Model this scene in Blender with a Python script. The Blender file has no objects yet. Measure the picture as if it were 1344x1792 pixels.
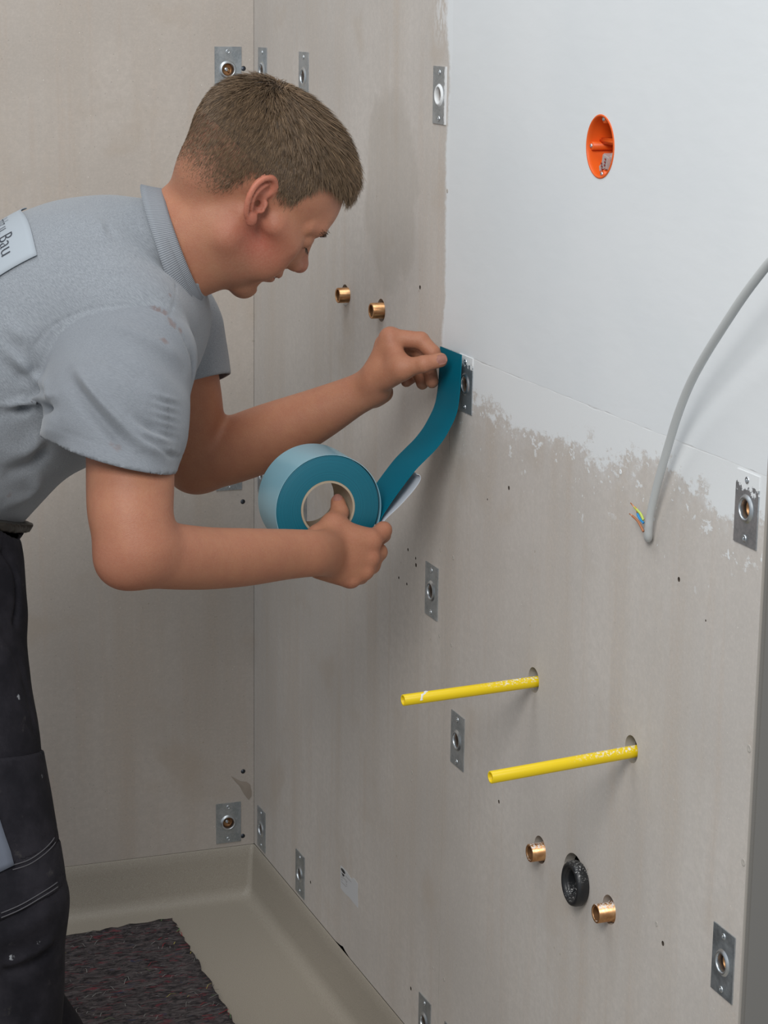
import bpy, bmesh, math, random
import numpy as np
from mathutils import Vector, Matrix

# ------------------------------------------------------------------ camera
F = 3866.276                                   # focal length in pixels of the 1344 x 1792 frame
CAM = np.array([-1.0279, -3.3561, 1.3908])
_a, _b, _c = np.radians([20.4836, -13.0746, 0.7564])
FW = np.array([math.sin(_a)*math.cos(_b), math.cos(_a)*math.cos(_b), math.sin(_b)])
_r = np.array([math.cos(_a), -math.sin(_a), 0.0]); _u = np.cross(_r, FW)
RT = _r*math.cos(_c) + _u*math.sin(_c)
UP = -_r*math.sin(_c) + _u*math.cos(_c)
scene = bpy.context.scene
C = scene.collection
cd = bpy.data.cameras.new('camera'); cam = bpy.data.objects.new('camera', cd); C.objects.link(cam)
cam.matrix_world = Matrix(((RT[0], UP[0], -FW[0], CAM[0]), (RT[1], UP[1], -FW[1], CAM[1]), (RT[2], UP[2], -FW[2], CAM[2]), (0, 0, 0, 1)))
cd.sensor_fit = 'VERTICAL'; cd.sensor_height = 24.0; cd.lens = F/1792*24.0
cd.clip_start = 0.05
scene.camera = cam
# ------------------------------------------------------------------ light
scene.view_settings.view_transform = 'Standard'; scene.view_settings.look = 'None'
scene.view_settings.gamma = 1; scene.view_settings.use_curve_mapping = False
scene.view_settings.exposure = 0.40
world = bpy.data.worlds.new('world'); scene.world = world; world.use_nodes = True
world.node_tree.nodes['Background'].inputs[0].default_value = (0.86, 0.93, 1.0, 1)
world.node_tree.nodes['Background'].inputs[1].default_value = 0.31


def area(name, loc, target, sx, sy, power, col):
    l = bpy.data.lights.new(name, 'AREA'); l.shape = 'RECTANGLE'; l.size = sx; l.size_y = sy; l.energy = power; l.color = col
    o = bpy.data.objects.new(name, l); C.objects.link(o); o.location = loc
    o.rotation_euler = (Vector(target)-Vector(loc)).to_track_quat('-Z', 'Y').to_euler()
    return o


area('softbox_light', (-1.75, -3.5, 2.75), (-0.2, -0.9, 0.9), 1.25, 1.25, 54, (1.0, 0.985, 0.96))
area('ceiling_light', (-0.9, -1.1, 2.9), (-0.6, -0.9, 0.0), 1.2, 1.2, 12, (0.95, 0.98, 1.0))


# ------------------------------------------------------------------ helpers: points
def PT(x, y, Z):
    return CAM + Z*(FW + RT*(x-672)/F - UP*(y-896)/F)


def RAY(x, y):
    return FW + RT*(x-672)/F - UP*(y-896)/F


def on(axis, val, x, y):
    d = RAY(x, y); return CAM + d*(val-CAM[axis])/d[axis]


def PX(q):
    q = np.asarray(q)-CAM; z = q @ FW
    return 672+F*(q @ RT)/z, 896-F*(q @ UP)/z


def nz(v):
    v = np.asarray(v, float); return v/np.linalg.norm(v)


# ------------------------------------------------------------------ helpers: objects
def tag(o, label=None, cat=None, group=None, kind=None):
    if label: o['label'] = label
    if cat: o['category'] = cat
    if group: o['group'] = group
    if kind: o['kind'] = kind
    return o


def empty(name, loc, label=None, cat=None, group=None, kind=None):
    o = bpy.data.objects.new(name, None); C.objects.link(o); o.location = Vector(loc); o.empty_display_size = 0.05
    return tag(o, label, cat, group, kind)


def link(name, me, mat, parent=None, smooth=True):
    if smooth:
        me.polygons.foreach_set('use_smooth', [True]*len(me.polygons))
    for m in (mat if isinstance(mat, (list, tuple)) else [mat]):
        me.materials.append(m)
    o = bpy.data.objects.new(name, me); C.objects.link(o)
    if parent is not None:
        o.parent = parent
        M = Matrix.Translation(parent.location) if parent.parent is None else Matrix.Translation(parent.parent.location) @ Matrix.Translation(parent.location)
        if parent.type == 'MESH':
            M = Matrix.Translation(wloc(parent))
        o.matrix_parent_inverse = M.inverted()
    return o


def wloc(o):
    v = Vector(o.location)
    if o.parent is not None and o.matrix_parent_inverse == Matrix.Identity(4):
        v = v + wloc(o.parent)
    return v


def from_bm(name, bm, mat, parent=None, smooth=True, auto=None):
    me = bpy.data.meshes.new(name); bmesh.ops.recalc_face_normals(bm, faces=bm.faces); bm.to_mesh(me); bm.free()
    o = link(name, me, mat, parent, smooth)
    if auto: me.set_sharp_from_angle(angle=math.radians(auto))
    return o


def from_arr(name, V, Fq, mat, parent=None, smooth=True):
    me = bpy.data.meshes.new(name); n = Fq.shape[1]
    me.vertices.add(len(V)); me.vertices.foreach_set('co', np.asarray(V, np.float32).ravel())
    me.loops.add(Fq.size); me.loops.foreach_set('vertex_index', Fq.astype(np.int32).ravel())
    me.polygons.add(len(Fq)); me.polygons.foreach_set('loop_start', np.arange(0, Fq.size, n, dtype=np.int32))
    me.polygons.foreach_set('loop_total', np.full(len(Fq), n, np.int32))
    me.update(calc_edges=True); me.validate()
    return link(name, me, mat, parent, smooth)


def vcol(o, name, cols):
    a = o.data.color_attributes.new(name, 'FLOAT_COLOR', 'POINT')
    full = np.ones((len(cols), 4), np.float32); full[:, :3] = cols
    a.data.foreach_set('color', full.ravel())


def frame(n):
    n = nz(n); t = np.array([0, 0, 1.0]) if abs(n[2]) < .9 else np.array([1.0, 0, 0])
    a = nz(np.cross(t, n)); b = np.cross(n, a); return a, b, n


def lathe_bm(prof, o, ax, seg=32, bm=None):
    """prof: list of (radius, height along ax)"""
    bm = bm or bmesh.new(); a, b, n = frame(ax); o = np.asarray(o)
    rings = []
    for r, h in prof:
        if r < 1e-7: rings.append([bm.verts.new(o+n*h)])
        else: rings.append([bm.verts.new(o+n*h+r*(a*math.cos(2*math.pi*k/seg)+b*math.sin(2*math.pi*k/seg))) for k in range(seg)])
    for p, q in zip(rings, rings[1:]):
        for k in range(seg):
            k2 = (k+1) % seg
            vs = [p[k % len(p)], p[k2 % len(p)], q[k2 % len(q)], q[k % len(q)]]
            vs = list(dict.fromkeys(vs))
            if len(vs) > 2:
                try: bm.faces.new(vs)
                except ValueError: pass
    return bm


def box_bm(c, hx, hy, hz, ax=None, bev=0, bm=None):
    """box centred at c with half extents along axes ax (3 vectors)"""
    bm = bm or bmesh.new(); A = ax if ax is not None else np.eye(3); c = np.asarray(c)
    vs = [bm.verts.new(c+A[0]*hx*i+A[1]*hy*j+A[2]*hz*k) for i in (-1, 1) for j in (-1, 1) for k in (-1, 1)]
    fs = []
    for q in ((0, 1, 3, 2), (4, 6, 7, 5), (0, 4, 5, 1), (2, 3, 7, 6), (0, 2, 6, 4), (1, 5, 7, 3)):
        fs.append(bm.faces.new([vs[i] for i in q]))
    if bev:
        bmesh.ops.recalc_face_normals(bm, faces=fs)
        ed = list({e for f_ in fs for e in f_.edges})
        bmesh.ops.bevel(bm, geom=ed, offset=bev, segments=2, affect='EDGES')
    return bm


def catmull(P, n=8):
    P = [np.asarray(p, float) for p in P]; out = []
    for i in range(len(P)-1):
        p0 = P[max(i-1, 0)]; p1 = P[i]; p2 = P[i+1]; p3 = P[min(i+2, len(P)-1)]
        for k in range(n):
            t = k/n
            out.append(.5*((2*p1)+(-p0+p2)*t+(2*p0-5*p1+4*p2-p3)*t*t+(-p0+3*p1-3*p2+p3)*t**3))
    out.append(P[-1]); return np.array(out)


def tube_bm(path, r, seg=14, caps=True, bm=None, hollow=0):
    bm = bm or bmesh.new(); path = np.asarray(path); N = len(path)
    r = np.full(N, r) if np.isscalar(r) else np.asarray(r)
    T = np.gradient(path, axis=0); T /= np.linalg.norm(T, axis=1)[:, None]
    a, b, _ = frame(T[0]); rings = []
    for i in range(N):
        a = nz(a-T[i]*(a @ T[i])); b = np.cross(T[i], a)
        rings.append([bm.verts.new(path[i]+r[i]*(a*math.cos(2*math.pi*k/seg)+b*math.sin(2*math.pi*k/seg))) for k in range(seg)])
    for p, q in zip(rings, rings[1:]):
        for k in range(seg): bm.faces.new((p[k], p[(k+1) % seg], q[(k+1) % seg], q[k]))
    if caps:
        bm.faces.new(rings[0][::-1]); bm.faces.new(rings[-1])
    return bm


# ------------------------------------------------------------------ materials
def mat(name, col=(.5, .5, .5), rough=.6, metal=0, spec=None, sss=0):
    m = bpy.data.materials.new(name); m.use_nodes = True; nt = m.node_tree; p = nt.nodes['Principled BSDF']
    p.inputs['Base Color'].default_value = (*col, 1); p.inputs['Roughness'].default_value = rough; p.inputs['Metallic'].default_value = metal
    if spec is not None: p.inputs['Specular IOR Level'].default_value = spec
    if sss:
        p.inputs['Subsurface Weight'].default_value = sss; p.inputs['Subsurface Radius'].default_value = (.9, .35, .2); p.inputs['Subsurface Scale'].default_value = .006
    return m, nt, p


class N:
    """small node-building helper"""
    def __init__(s, nt): s.nt = nt; s.L = nt.links
    def new(s, t, **kw):
        n = s.nt.nodes.new(t)
        for k, v in kw.items(): setattr(n, k, v)
        return n
    def pos(s): return s.new('ShaderNodeNewGeometry').outputs['Position']
    def mapv(s, v, scale=(1, 1, 1), loc=(0, 0, 0), rot=(0, 0, 0)):
        n = s.new('ShaderNodeMapping'); s.L.new(v, n.inputs[0]); n.inputs['Scale'].default_value = scale; n.inputs['Location'].default_value = loc; n.inputs['Rotation'].default_value = rot
        return n.outputs[0]
    def noise(s, v, scale, detail=3, rough=.5, dist=0):
        n = s.new('ShaderNodeTexNoise'); s.L.new(v, n.inputs['Vector']); n.inputs['Scale'].default_value = scale; n.inputs['Detail'].default_value = detail; n.inputs['Roughness'].default_value = rough; n.inputs['Distortion'].default_value = dist
        return n.outputs['Fac']
    def vor(s, v, scale, out='Distance'):
        n = s.new('ShaderNodeTexVoronoi'); s.L.new(v, n.inputs['Vector']); n.inputs['Scale'].default_value = scale
        return n.outputs[out]
    def math(s, op, a, b=None, clamp=False):
        n = s.new('ShaderNodeMath', operation=op, use_clamp=clamp)
        for i, x in enumerate((a, b)):
            if x is None: continue
            if isinstance(x, (int, float)): n.inputs[i].default_value = x
            else: s.L.new(x, n.inputs[i])
        return n.outputs[0]
    def ramp(s, v, lo, hi, a=0., b=1., smooth=True):
        n = s.new('ShaderNodeMapRange'); n.interpolation_type = 'SMOOTHSTEP' if smooth else 'LINEAR'
        s.L.new(v, n.inputs[0])
        for i, x in enumerate((lo, hi, a, b)): n.inputs[i+1].default_value = x
        return n.outputs[0]
    def mix(s, f, a, b, mode='MIX'):
        n = s.new('ShaderNodeMix', data_type='RGBA', blend_type=mode)
        for i, x in ((0, f), (6, a), (7, b)):
            if isinstance(x, (int, float)): n.inputs[i].default_value = x
            elif isinstance(x, tuple): n.inputs[i].default_value = (*x, 1)
            else: s.L.new(x, n.inputs[i])
        return n.outputs[2]
    def sep(s, v):
        n = s.new('ShaderNodeSeparateXYZ'); s.L.new(v, n.inputs[0]); return n.outputs
    def comb(s, x, y, z):
        n = s.new('ShaderNodeCombineXYZ')
        for i, q in enumerate((x, y, z)):
            if isinstance(q, (int, float)): n.inputs[i].default_value = q
            else: s.L.new(q, n.inputs[i])
        return n.outputs[0]
    def bump(s, h, strength, dist, nrm=None):
        n = s.new('ShaderNodeBump'); s.L.new(h, n.inputs['Height']); n.inputs['Strength'].default_value = strength; n.inputs['Distance'].default_value = dist
        if nrm is not None: s.L.new(nrm, n.inputs['Normal'])
        return n.outputs[0]
    def attr(s, name): return s.new('ShaderNodeAttribute', attribute_name=name).outputs['Color']


def board_material(name, horiz, base, plaster):
    """gypsum fibre board: warm grey, specks, faint vertical streaks and blotches; optional white skim plaster"""
    m, nt, p = mat(name, base, .88, spec=.25); n = N(nt); P = n.pos(); X, Y, Z = n.sep(P)
    h = X if horiz == 'x' else Y
    v = n.comb(h, Z, 0.0)
    big = n.noise(v, 3.2, 4, .55)
    streak = n.noise(n.mapv(v, (11, .9, 1)), 1.0, 4, .6)
    streak2 = n.noise(n.mapv(v, (45, 2.2, 1), (3, 1, 0)), 1.0, 3, .6)
    fine = n.noise(v, 260, 3, .7)
    c = n.mix(n.ramp(big, .32, .7), tuple(x*.90 for x in base), tuple(x*1.07 for x in base))
    c = n.mix(n.math('MULTIPLY', n.ramp(streak, .46, .72), .62), c, (base[0]*.86, base[1]*.79, base[2]*.71))
    c = n.mix(n.math('MULTIPLY', n.ramp(streak2, .50, .75), .40), c, (base[0]*.90, base[1]*.80, base[2]*.72))
    c = n.mix(n.ramp(fine, .3, .75, 0, .35), c, tuple(x*1.22 for x in base))
    c = n.mix(n.ramp(n.noise(n.mapv(v, (1, 1, 1), (2, 4, 0)), 95, 4, .7), .35, .65, 0, .5), c, tuple(x*.90 for x in base))
    sp = n.vor(v, 120); spm = n.noise(v, 70, 2, .5)
    speck = n.math('MULTIPLY', n.ramp(sp, .135, .06), n.ramp(spm, .46, .60))
    c = n.mix(n.math('MULTIPLY', speck, .30 if plaster else .55), c, tuple(x*.50 for x in base))
    spb = n.math('MULTIPLY', n.ramp(n.vor(n.mapv(v, loc=(1.3, 5.1, 0)), 26), .05, .03), n.ramp(n.noise(v, 15, 2, .5), .5, .58)); c = n.mix(n.math('MULTIPLY', spb, .45), c, (base[0]*.5, base[1]*.42, base[2]*.3))
    sp2 = n.vor(n.mapv(v, loc=(7.3, 2.1, 0)), 80)
    speck2 = n.math('MULTIPLY', n.ramp(sp2, .075, .035), n.ramp(n.noise(v, 40, 2, .5), .50, .60))
    c = n.mix(n.math('MULTIPLY', speck2, .7), c, (.80, .77, .72))
    # brownish damp patches
    pat = n.noise(n.mapv(v, (1, 1, 1), (5, 9, 0)), 7.5, 3, .55)
    c = n.mix(n.math('MULTIPLY', n.ramp(pat, .56, .74), .28), c, (base[0]*.80, base[1]*.70, base[2]*.58))
    if plaster:      # old damp stain on the first board
        dy = n.math('MULTIPLY', n.math('ADD', Y, .615), 9.5); dzz = n.math('MULTIPLY', n.math('SUBTRACT', Z, 1.145), 7.0)
        rr = n.math('SQRT', n.math('ADD', n.math('POWER', dy, 2.0), n.math('POWER', dzz, 2.0)))
        rr = n.math('ADD', rr, n.math('MULTIPLY', n.math('SUBTRACT', n.noise(v, 14, 4, .6), .5), .7))
        c = n.mix(n.math('MULTIPLY', n.ramp(rr, 1.02, .80), .32), c, (base[0]*.70, base[1]*.68, base[2]*.64))
    H = n.math('ADD', n.math('MULTIPLY', fine, .5), n.math('MULTIPLY', speck, -.15))
    rough = None
    if plaster:
        # skim coat: right of the joint line (y < -.80) and above z = .967, ragged smears below its lower edge
        edge = n.noise(v, 9, 4, .6); rag = n.noise(n.mapv(v, (.8, 1.1, 1)), 38, 6, .7); rag2 = n.noise(v, 140, 3, .7)
        # left border, wavy
        yb = n.math('ADD', n.math('MULTIPLY', n.math('SUBTRACT', n.noise(n.mapv(v, (0, 1, 1)), 6, 3, .6), .5), .05), n.math('MULTIPLY', n.math('SUBTRACT', rag2, .5), .012))
        left = n.ramp(n.math('ADD', Y, yb), -.803, -.812)
        up = n.ramp(Z, .9655, .9675)
        solid = n.math('MULTIPLY', left, up)
        # smear field: strong just under the edge, fading 6 cm below
        dz = n.math('SUBTRACT', .967, Z)
        lim = n.math('ADD', n.math('MULTIPLY', n.math('SUBTRACT', n.noise(v, 6.0, 3, .5), .5), .10), n.math('MULTIPLY', n.math('SUBTRACT', rag, .5), .12))
        fz = n.math('MULTIPLY', n.math('SUBTRACT', rag2, .5), .03); s1 = n.ramp(n.math('ADD', n.math('ADD', dz, lim), fz), .050, .036)
        s2 = n.math('MULTIPLY', n.ramp(n.math('ADD', rag, n.math('MULTIPLY', n.math('SUBTRACT', rag2, .5), .12)), .585, .64), n.ramp(n.math('ADD', dz, n.math('MULTIPLY', lim, 1.3)), .135, .085))
        s3 = n.math('MULTIPLY', n.ramp(n.noise(n.mapv(v, (1.6, 1, 1), (2, 2, 0)), 60, 3, .6), .66, .70), n.ramp(dz, .18, .08))
        sm = n.math('MAXIMUM', n.math('MAXIMUM', s1, s2), s3)
        sm = n.math('MULTIPLY', sm, n.ramp(Y, -.845, -.875)); sm = n.math('MULTIPLY', sm, n.math('SUBTRACT', 1.0, up))
        # thin plaster film over the top of the left border
        film = n.math('MULTIPLY', n.math('MULTIPLY', n.ramp(n.noise(n.mapv(v, (2.4, 1, 1)), 55, 4, .6), .44, .56), n.ramp(Y, -.745, -.78)), n.ramp(Z, 1.325, 1.365))
        thin = n.math('MULTIPLY', n.ramp(n.noise(v, 45, 4, .7), .42, .6, .15, .75), n.math('MULTIPLY', n.ramp(n.math('ADD', dz, lim), .085, .03), n.math('MULTIPLY', n.ramp(Y, -.86, -.9), n.math('SUBTRACT', 1.0, up))))
        white = (.745, .775, .795)
        wc = n.mix(n.ramp(n.noise(v, 4, 3, .5), .3, .7), (.73, .762, .785), (.765, .79, .805))
        m1 = n.math('MAXIMUM', n.math('MULTIPLY', thin, .62), n.math('MULTIPLY', film, .8))
        c = n.mix(m1, c, (.70, .70, .70))
        c = n.mix(sm, c, (.76, .78, .79))
        c = n.mix(solid, c, wc)
        # scratched line along the lower edge of the coat
        ln = n.math('ABSOLUTE', n.math('SUBTRACT', n.math('ADD', Z, n.math('MULTIPLY', n.math('SUBTRACT', n.noise(n.mapv(v, (1, 0, 1)), 14, 2, .5), .5), .008)), .9665))
        lm = n.math('MULTIPLY', n.ramp(ln, .0012, .0004), n.ramp(Y, -.85, -.87)); lm = n.math('MULTIPLY', lm, n.ramp(n.noise(n.mapv(v, (1, 0, 1)), 22, 2, .5), .42, .55))
        c = n.mix(n.math('MULTIPLY', lm, .2), c, (.45, .44, .43))
        pl = n.math('MAXIMUM', solid, sm)
        H = n.math('ADD', n.math('MULTIPLY', H, n.math('SUBTRACT', 1.0, n.math('MULTIPLY', pl, .7))), n.math('MULTIPLY', pl, .5))
        H = n.math('ADD', H, n.math('MULTIPLY', lm, -1.6))
        H = n.math('ADD', H, n.math('MULTIPLY', n.math('MULTIPLY', rag2, sm), .6))
    nt.links.new(c, p.inputs['Base Color'])
    nt.links.new(n.bump(H, .4, .0005), p.inputs['Normal'])
    return m


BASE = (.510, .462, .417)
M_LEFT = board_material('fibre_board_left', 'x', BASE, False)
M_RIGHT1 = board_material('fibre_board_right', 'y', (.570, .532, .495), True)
M_CUT, nt, p = mat('gypsum_cut_edge', (.46, .43, .39), .95)
M_HOLE, nt, p = mat('drill_hole_shade', (.07, .055, .042), .95)  # dark brown paints the shade inside the small holes of the boards
M_DARK, nt, p = mat('dark_cavity', (.012, .011, .010), .9)
M_PATCH, nt, p = mat('plaster_white', (.76, .78, .79), .85); n = N(nt); nt.links.new(n.bump(n.noise(n.pos(), 220, 4, .7), .5, .001), p.inputs['Normal'])
M_GREY, nt, p = mat('far_wall_shade', (.20, .19, .175), .75)
M_TRAY, nt, p = mat('speckled_tray', (.33, .305, .255), .55); n = N(nt); P_ = n.pos()
c_ = n.mix(n.ramp(n.noise(P_, 900, 3, .7), .35, .7), (.325, .288, .238), (.43, .39, .328)); c_ = n.mix(n.math('MULTIPLY', n.ramp(n.vor(P_, 420), .17, .1), n.ramp(n.noise(P_, 200, 2, .5), .5, .6)), c_, (.22, .19, .15))
nt.links.new(c_, p.inputs['Base Color']); nt.links.new(n.bump(n.noise(P_, 500, 3, .6), .35, .0006), p.inputs['Normal'])


def zinc(name, extra=None):
    m, nt, p = mat(name, (.40, .44, .47), .38, .85); n = N(nt); P_ = n.pos()
    c = n.mix(n.ramp(n.noise(P_, 38, 4, .6), .3, .7), (.33, .37, .40), (.50, .54, .57))
    c = n.mix(n.ramp(n.noise(P_, 400, 2, .6), .35, .7, 0, .4), c, (.60, .63, .65))
    nt.links.new(n.ramp(n.noise(P_, 60, 4, .6), .3, .7, .30, .5), p.inputs['Roughness'])
    if extra:
        X, Y, Z = n.sep(P_); v = n.comb(Y, Z, 0.0); rag = n.noise(v, 130, 4, .65)
        if extra == 'top': mk = n.ramp(n.math('ADD', Z, n.math('MULTIPLY', n.math('SUBTRACT', rag, .5), .05)), .946, .949)
        elif extra == 'top_thin': mk = n.ramp(n.math('ADD', Z, n.math('MULTIPLY', n.math('SUBTRACT', rag, .5), .035)), .953, .957)
        else: mk = n.ramp(n.math('ADD', Y, n.math('MULTIPLY', n.math('SUBTRACT', rag, .5), .010)), -.7985, -.8000)
        c = n.mix(mk, c, (.76, .78, .79)); nt.links.new(n.math('MULTIPLY', n.math('SUBTRACT', 1.0, mk), .85), p.inputs['Metallic'])
        nt.links.new(n.bump(mk, .6, .0006), p.inputs['Normal'])
        nt.links.new(n.math('ADD', n.math('MULTIPLY', mk, .45), .4), p.inputs['Roughness'])
    nt.links.new(c, p.inputs['Base Color'])
    return m


M_ZINC = zinc('zinc_plate'); M_ZINC_T = zinc('zinc_plate_plaster_top', 'top'); M_ZINC_TT = zinc('zinc_plate_plaster_thin', 'top_thin'); M_ZINC_S = zinc('zinc_plate_plaster_side', 'side')
M_STEEL, nt, p = mat('bright_zinc', (.60, .64, .67), .38, 1.0)
M_BRASS, nt, p = mat('brass', (.62, .33, .15), .33, 1.0); n = N(nt); P_ = n.pos(); c_ = n.mix(n.ramp(n.noise(P_, 90, 4, .6), .35, .65), (.50, .25, .11), (.72, .42, .21)); nt.links.new(c_, p.inputs['Base Color'])
M_BRASSP, nt, p = mat('brass_dusty', (.62, .33, .15), .38, 1.0); n = N(nt); P_ = n.pos(); c_ = n.mix(n.ramp(n.noise(P_, 90, 4, .6), .35, .65), (.50, .25, .11), (.72, .42, .21))
nz_ = n.sep(n.new('ShaderNodeNewGeometry').outputs['Normal'])[2]
mk = n.math('MULTIPLY', n.ramp(nz_, .35, .75), n.ramp(n.noise(P_, 420, 3, .7), .50, .58)); nt.links.new(n.mix(mk, c_, (.78, .77, .75)), p.inputs['Base Color']); nt.links.new(n.math('SUBTRACT', 1.0, mk), p.inputs['Metallic'])
M_BRASSD, nt, p = mat('brass_insert', (.42, .23, .11), .45, .8)


def dusty(name, col, rough, lo, hi, sc=330, thr=(.52, .58)):
    m, nt, p = mat(name, col, rough); n = N(nt); P_ = n.pos(); g = n.new('ShaderNodeNewGeometry'); nzv = n.sep(g.outputs['Normal'])[2]
    X = n.sep(P_)[0]
    mk = n.math('MULTIPLY', n.math('MULTIPLY', n.ramp(nzv, .2, .7), n.ramp(n.noise(P_, sc, 3, .7), *thr)), n.ramp(X, lo, hi))
    nt.links.new(n.mix(mk, col, (.82, .82, .80)), p.inputs['Base Color']); return m


M_YELLOW = dusty('yellow_plastic', (.83, .60, .005), .35, -.085, -.02)
M_YELLOW_IN, nt, p = mat('yellow_inside', (.70, .50, .01), .5)
M_RUBBER = dusty('black_rubber', (.014, .015, .017), .42, -.2, -.1, 520, (.57, .68))
M_ORANGE, nt, p = mat('orange_plastic', (.80, .12, .012), .42)
M_CLEAR, nt, p = mat('clear_plastic', (.75, .66, .64), .18); p.inputs['Transmission Weight'].default_value = .45
M_REDWIRE, nt, p = mat('red_brown', (.30, .03, .02), .45)
M_CABLE, nt, p = mat('cable_grey', (.54, .56, .56), .45)
M_COPPER, nt, p = mat('copper', (.80, .33, .16), .35, .7)
M_WBLUE, nt, p = mat('wire_blue', (.02, .26, .60), .4)
M_WBROWN, nt, p = mat('wire_brown', (.42, .17, .08), .5)
M_WGREEN, nt, p = mat('wire_green_yellow', (.50, .62, .12), .4)
M_SCREW, nt, p = mat('screw_dark', (.20, .23, .28), .35, .8)
M_TEAL, nt, p = mat('teal_tape', (.0, .130, .195), .5, spec=.08)
M_TEALEDGE, nt, p = mat('teal_tape_layers', (.0, .19, .26), .5); n = N(nt); P_ = n.pos()
RC = np.array([-.1806, -.8942, .7897])
X_, Y_, Z_ = n.sep(P_)
rr = n.math('SQRT', n.math('ADD', n.math('POWER', n.math('SUBTRACT', X_, float(RC[0])), 2.0), n.math('POWER', n.math('SUBTRACT', Z_, float(RC[2])), 2.0)))
rings_ = n.noise(n.comb(n.math('MULTIPLY', rr, 1500.0), 0.0, 0.0), 1.0, 3, .6)
nt.links.new(n.mix(n.ramp(rings_, .35, .7), (.0, .10, .155), (.005, .17, .24)), p.inputs['Base Color'])
nt.links.new(n.bump(rings_, .4, .0006), p.inputs['Normal'])
M_LINER, nt, p = mat('liner_on_roll', (.25, .50, .61), .2, spec=.5)
M_LINERF, nt, p = mat('liner_film', (.62, .66, .73), .3)
M_CARD, nt, p = mat('cardboard', (.40, .33, .24), .85); n = N(nt); nt.links.new(n.mix(n.noise(n.mapv(n.pos(), (1, 30, 1)), 60, 3, .6), (.33, .27, .19), (.48, .40, .30)), p.inputs['Base Color'])
M_PAPER, nt, p = mat('sticker_paper', (.60, .61, .63), .6)
M_INK, nt, p = mat('black_print', (.03, .03, .035), .6)
M_INKG, nt, p = mat('grey_print', (.25, .24, .24), .6)
M_GLUE, nt, p = mat('dried_glue', (.34, .29, .245), .3, spec=.5)

# felt mat
M_FELT, nt, p = mat('recycled_felt', (.05, .045, .05), .95); n = N(nt); P_ = n.pos()
w1 = n.noise(n.mapv(P_, (60, 170, 100), rot=(0, 0, .25)), 1.0, 5, .75, .6)
w2 = n.noise(n.mapv(P_, (28, 110, 60), (4, 3, 1)), 1.0, 5, .7, .5)
c_ = n.mix(n.ramp(w1, .35, .66), (.008, .006, .009), (.13, .11, .112))
c_ = n.mix(n.math('MULTIPLY', n.ramp(w2, .57, .64), .8), c_, (.20, .03, .045))
w3 = n.noise(n.mapv(P_, (70, 240, 90), (9, 1, 2)), 1.0, 4, .7, .5); c_ = n.mix(n.math('MULTIPLY', n.ramp(w3, .63, .69), .7), c_, (.36, .35, .34))
w4 = n.noise(n.mapv(P_, (40, 120, 60), (1, 8, 2)), 1.0, 4, .7, .5); c_ = n.mix(n.math('MULTIPLY', n.ramp(w4, .62, .68), .8), c_, (.03, .04, .09))
nt.links.new(c_, p.inputs['Base Color']); nt.links.new(n.bump(w1, .9, .004), p.inputs['Normal'])
M_THREADS = [mat('felt_thread_%s' % a, b, .9)[0] for a, b in (('white', (.26, .26, .25)), ('red', (.30, .02, .03)), ('dark', (.03, .03, .04)), ('green', (.14, .26, .10)), ('yellow', (.45, .38, .10)))]

# ------------------------------------------------------------------ setting: walls, tray, floor
JOINT, EDGE, T = .8359, 1.6124, .0125


def RWP(x, y, off=0.): return on(0, off, x, y)
def LWP(x, y, off=0.): return on(1, off, x, y)


# plates: (wall, u = distance of its left edge from the corner / x of left edge, z top, material, label)
PW, PH = .043, .070
PLATES = [
    ('L', -.0635, 1.3158, M_ZINC, 'topmost zinc mounting plate on the wall left of the corner, behind the head'),
    ('L', -.0640, .6839, M_ZINC, 'zinc mounting plate left of the corner, mostly hidden behind the elbow of the far arm'),
    ('L', -.0667, .078, M_ZINC, 'lowest zinc mounting plate left of the corner, just above the tray lip'),
    ('R', .0257, 1.3158, M_ZINC, 'thin-looking zinc plate right of the corner, cut off by the top of the hair'),
    ('R', .2272, 1.3143, M_ZINC, 'zinc plate right above the crown of the head, clear of the corner'),
    ('R', .7616, 1.3109, M_ZINC_S, 'upper zinc plate with a white plaster-smeared collar and right edge, at the plaster border'),
    ('R', .0232, .6835, M_ZINC, 'zinc mounting plate right of the corner, peeping out left of the tape roll'),
    ('R', .2289, .6885, M_ZINC, 'zinc mounting plate seen through the core of the tape roll'),
    ('R', .7647, .6788, M_ZINC, 'zinc mounting plate below the tape, just left of the panel joint'),
    ('R', .0212, .0767, M_ZINC, 'lowest zinc mounting plate right next to the corner on its right side'),
    ('R', .2275, .0773, M_ZINC, 'low zinc mounting plate touching the tray lip, left of the white sticker'),
    ('R', .7679, .074, M_ZINC, 'zinc mounting plate cut by the bottom edge of the picture, left of the panel joint'),
    ('R', .8460, .0720, M_ZINC, 'sliver of a zinc plate at the very bottom, right of the panel joint'),
    ('R', .8632, .5072, M_ZINC, 'zinc mounting plate under the upper yellow pipe, right of the panel joint'),
    ('R', .8600, .9640, M_ZINC_TT, 'shiny zinc plate half covered by the end of the teal tape'),
    ('R', 1.5583, .9634, M_ZINC_T, 'zinc plate with white plaster over its top, near the right end of the wall'),
    ('R', 1.5577, .5036, M_ZINC, 'large-looking dark zinc plate low at the right end of the wall'),
]
_q = RWP(826.5, 727); PLATES[14] = ('R', -_q[1]-PW, _q[2]+PH, M_ZINC_TT, PLATES[14][4])
_q = RWP(779.3, 1787); PLATES[12] = ('R', -_q[1], _q[2], M_ZINC, PLATES[12][4])

HR = .0105                                    # hole behind each plate collar
holes_L, holes_R = [], []
for w, u, z, m_, l_ in PLATES:
    (holes_L if w == 'L' else holes_R).append((u+PW*.49, z-PH*.5, HR))


def rp(px, py): q = RWP(px, py); return (-q[1], q[2])


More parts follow.
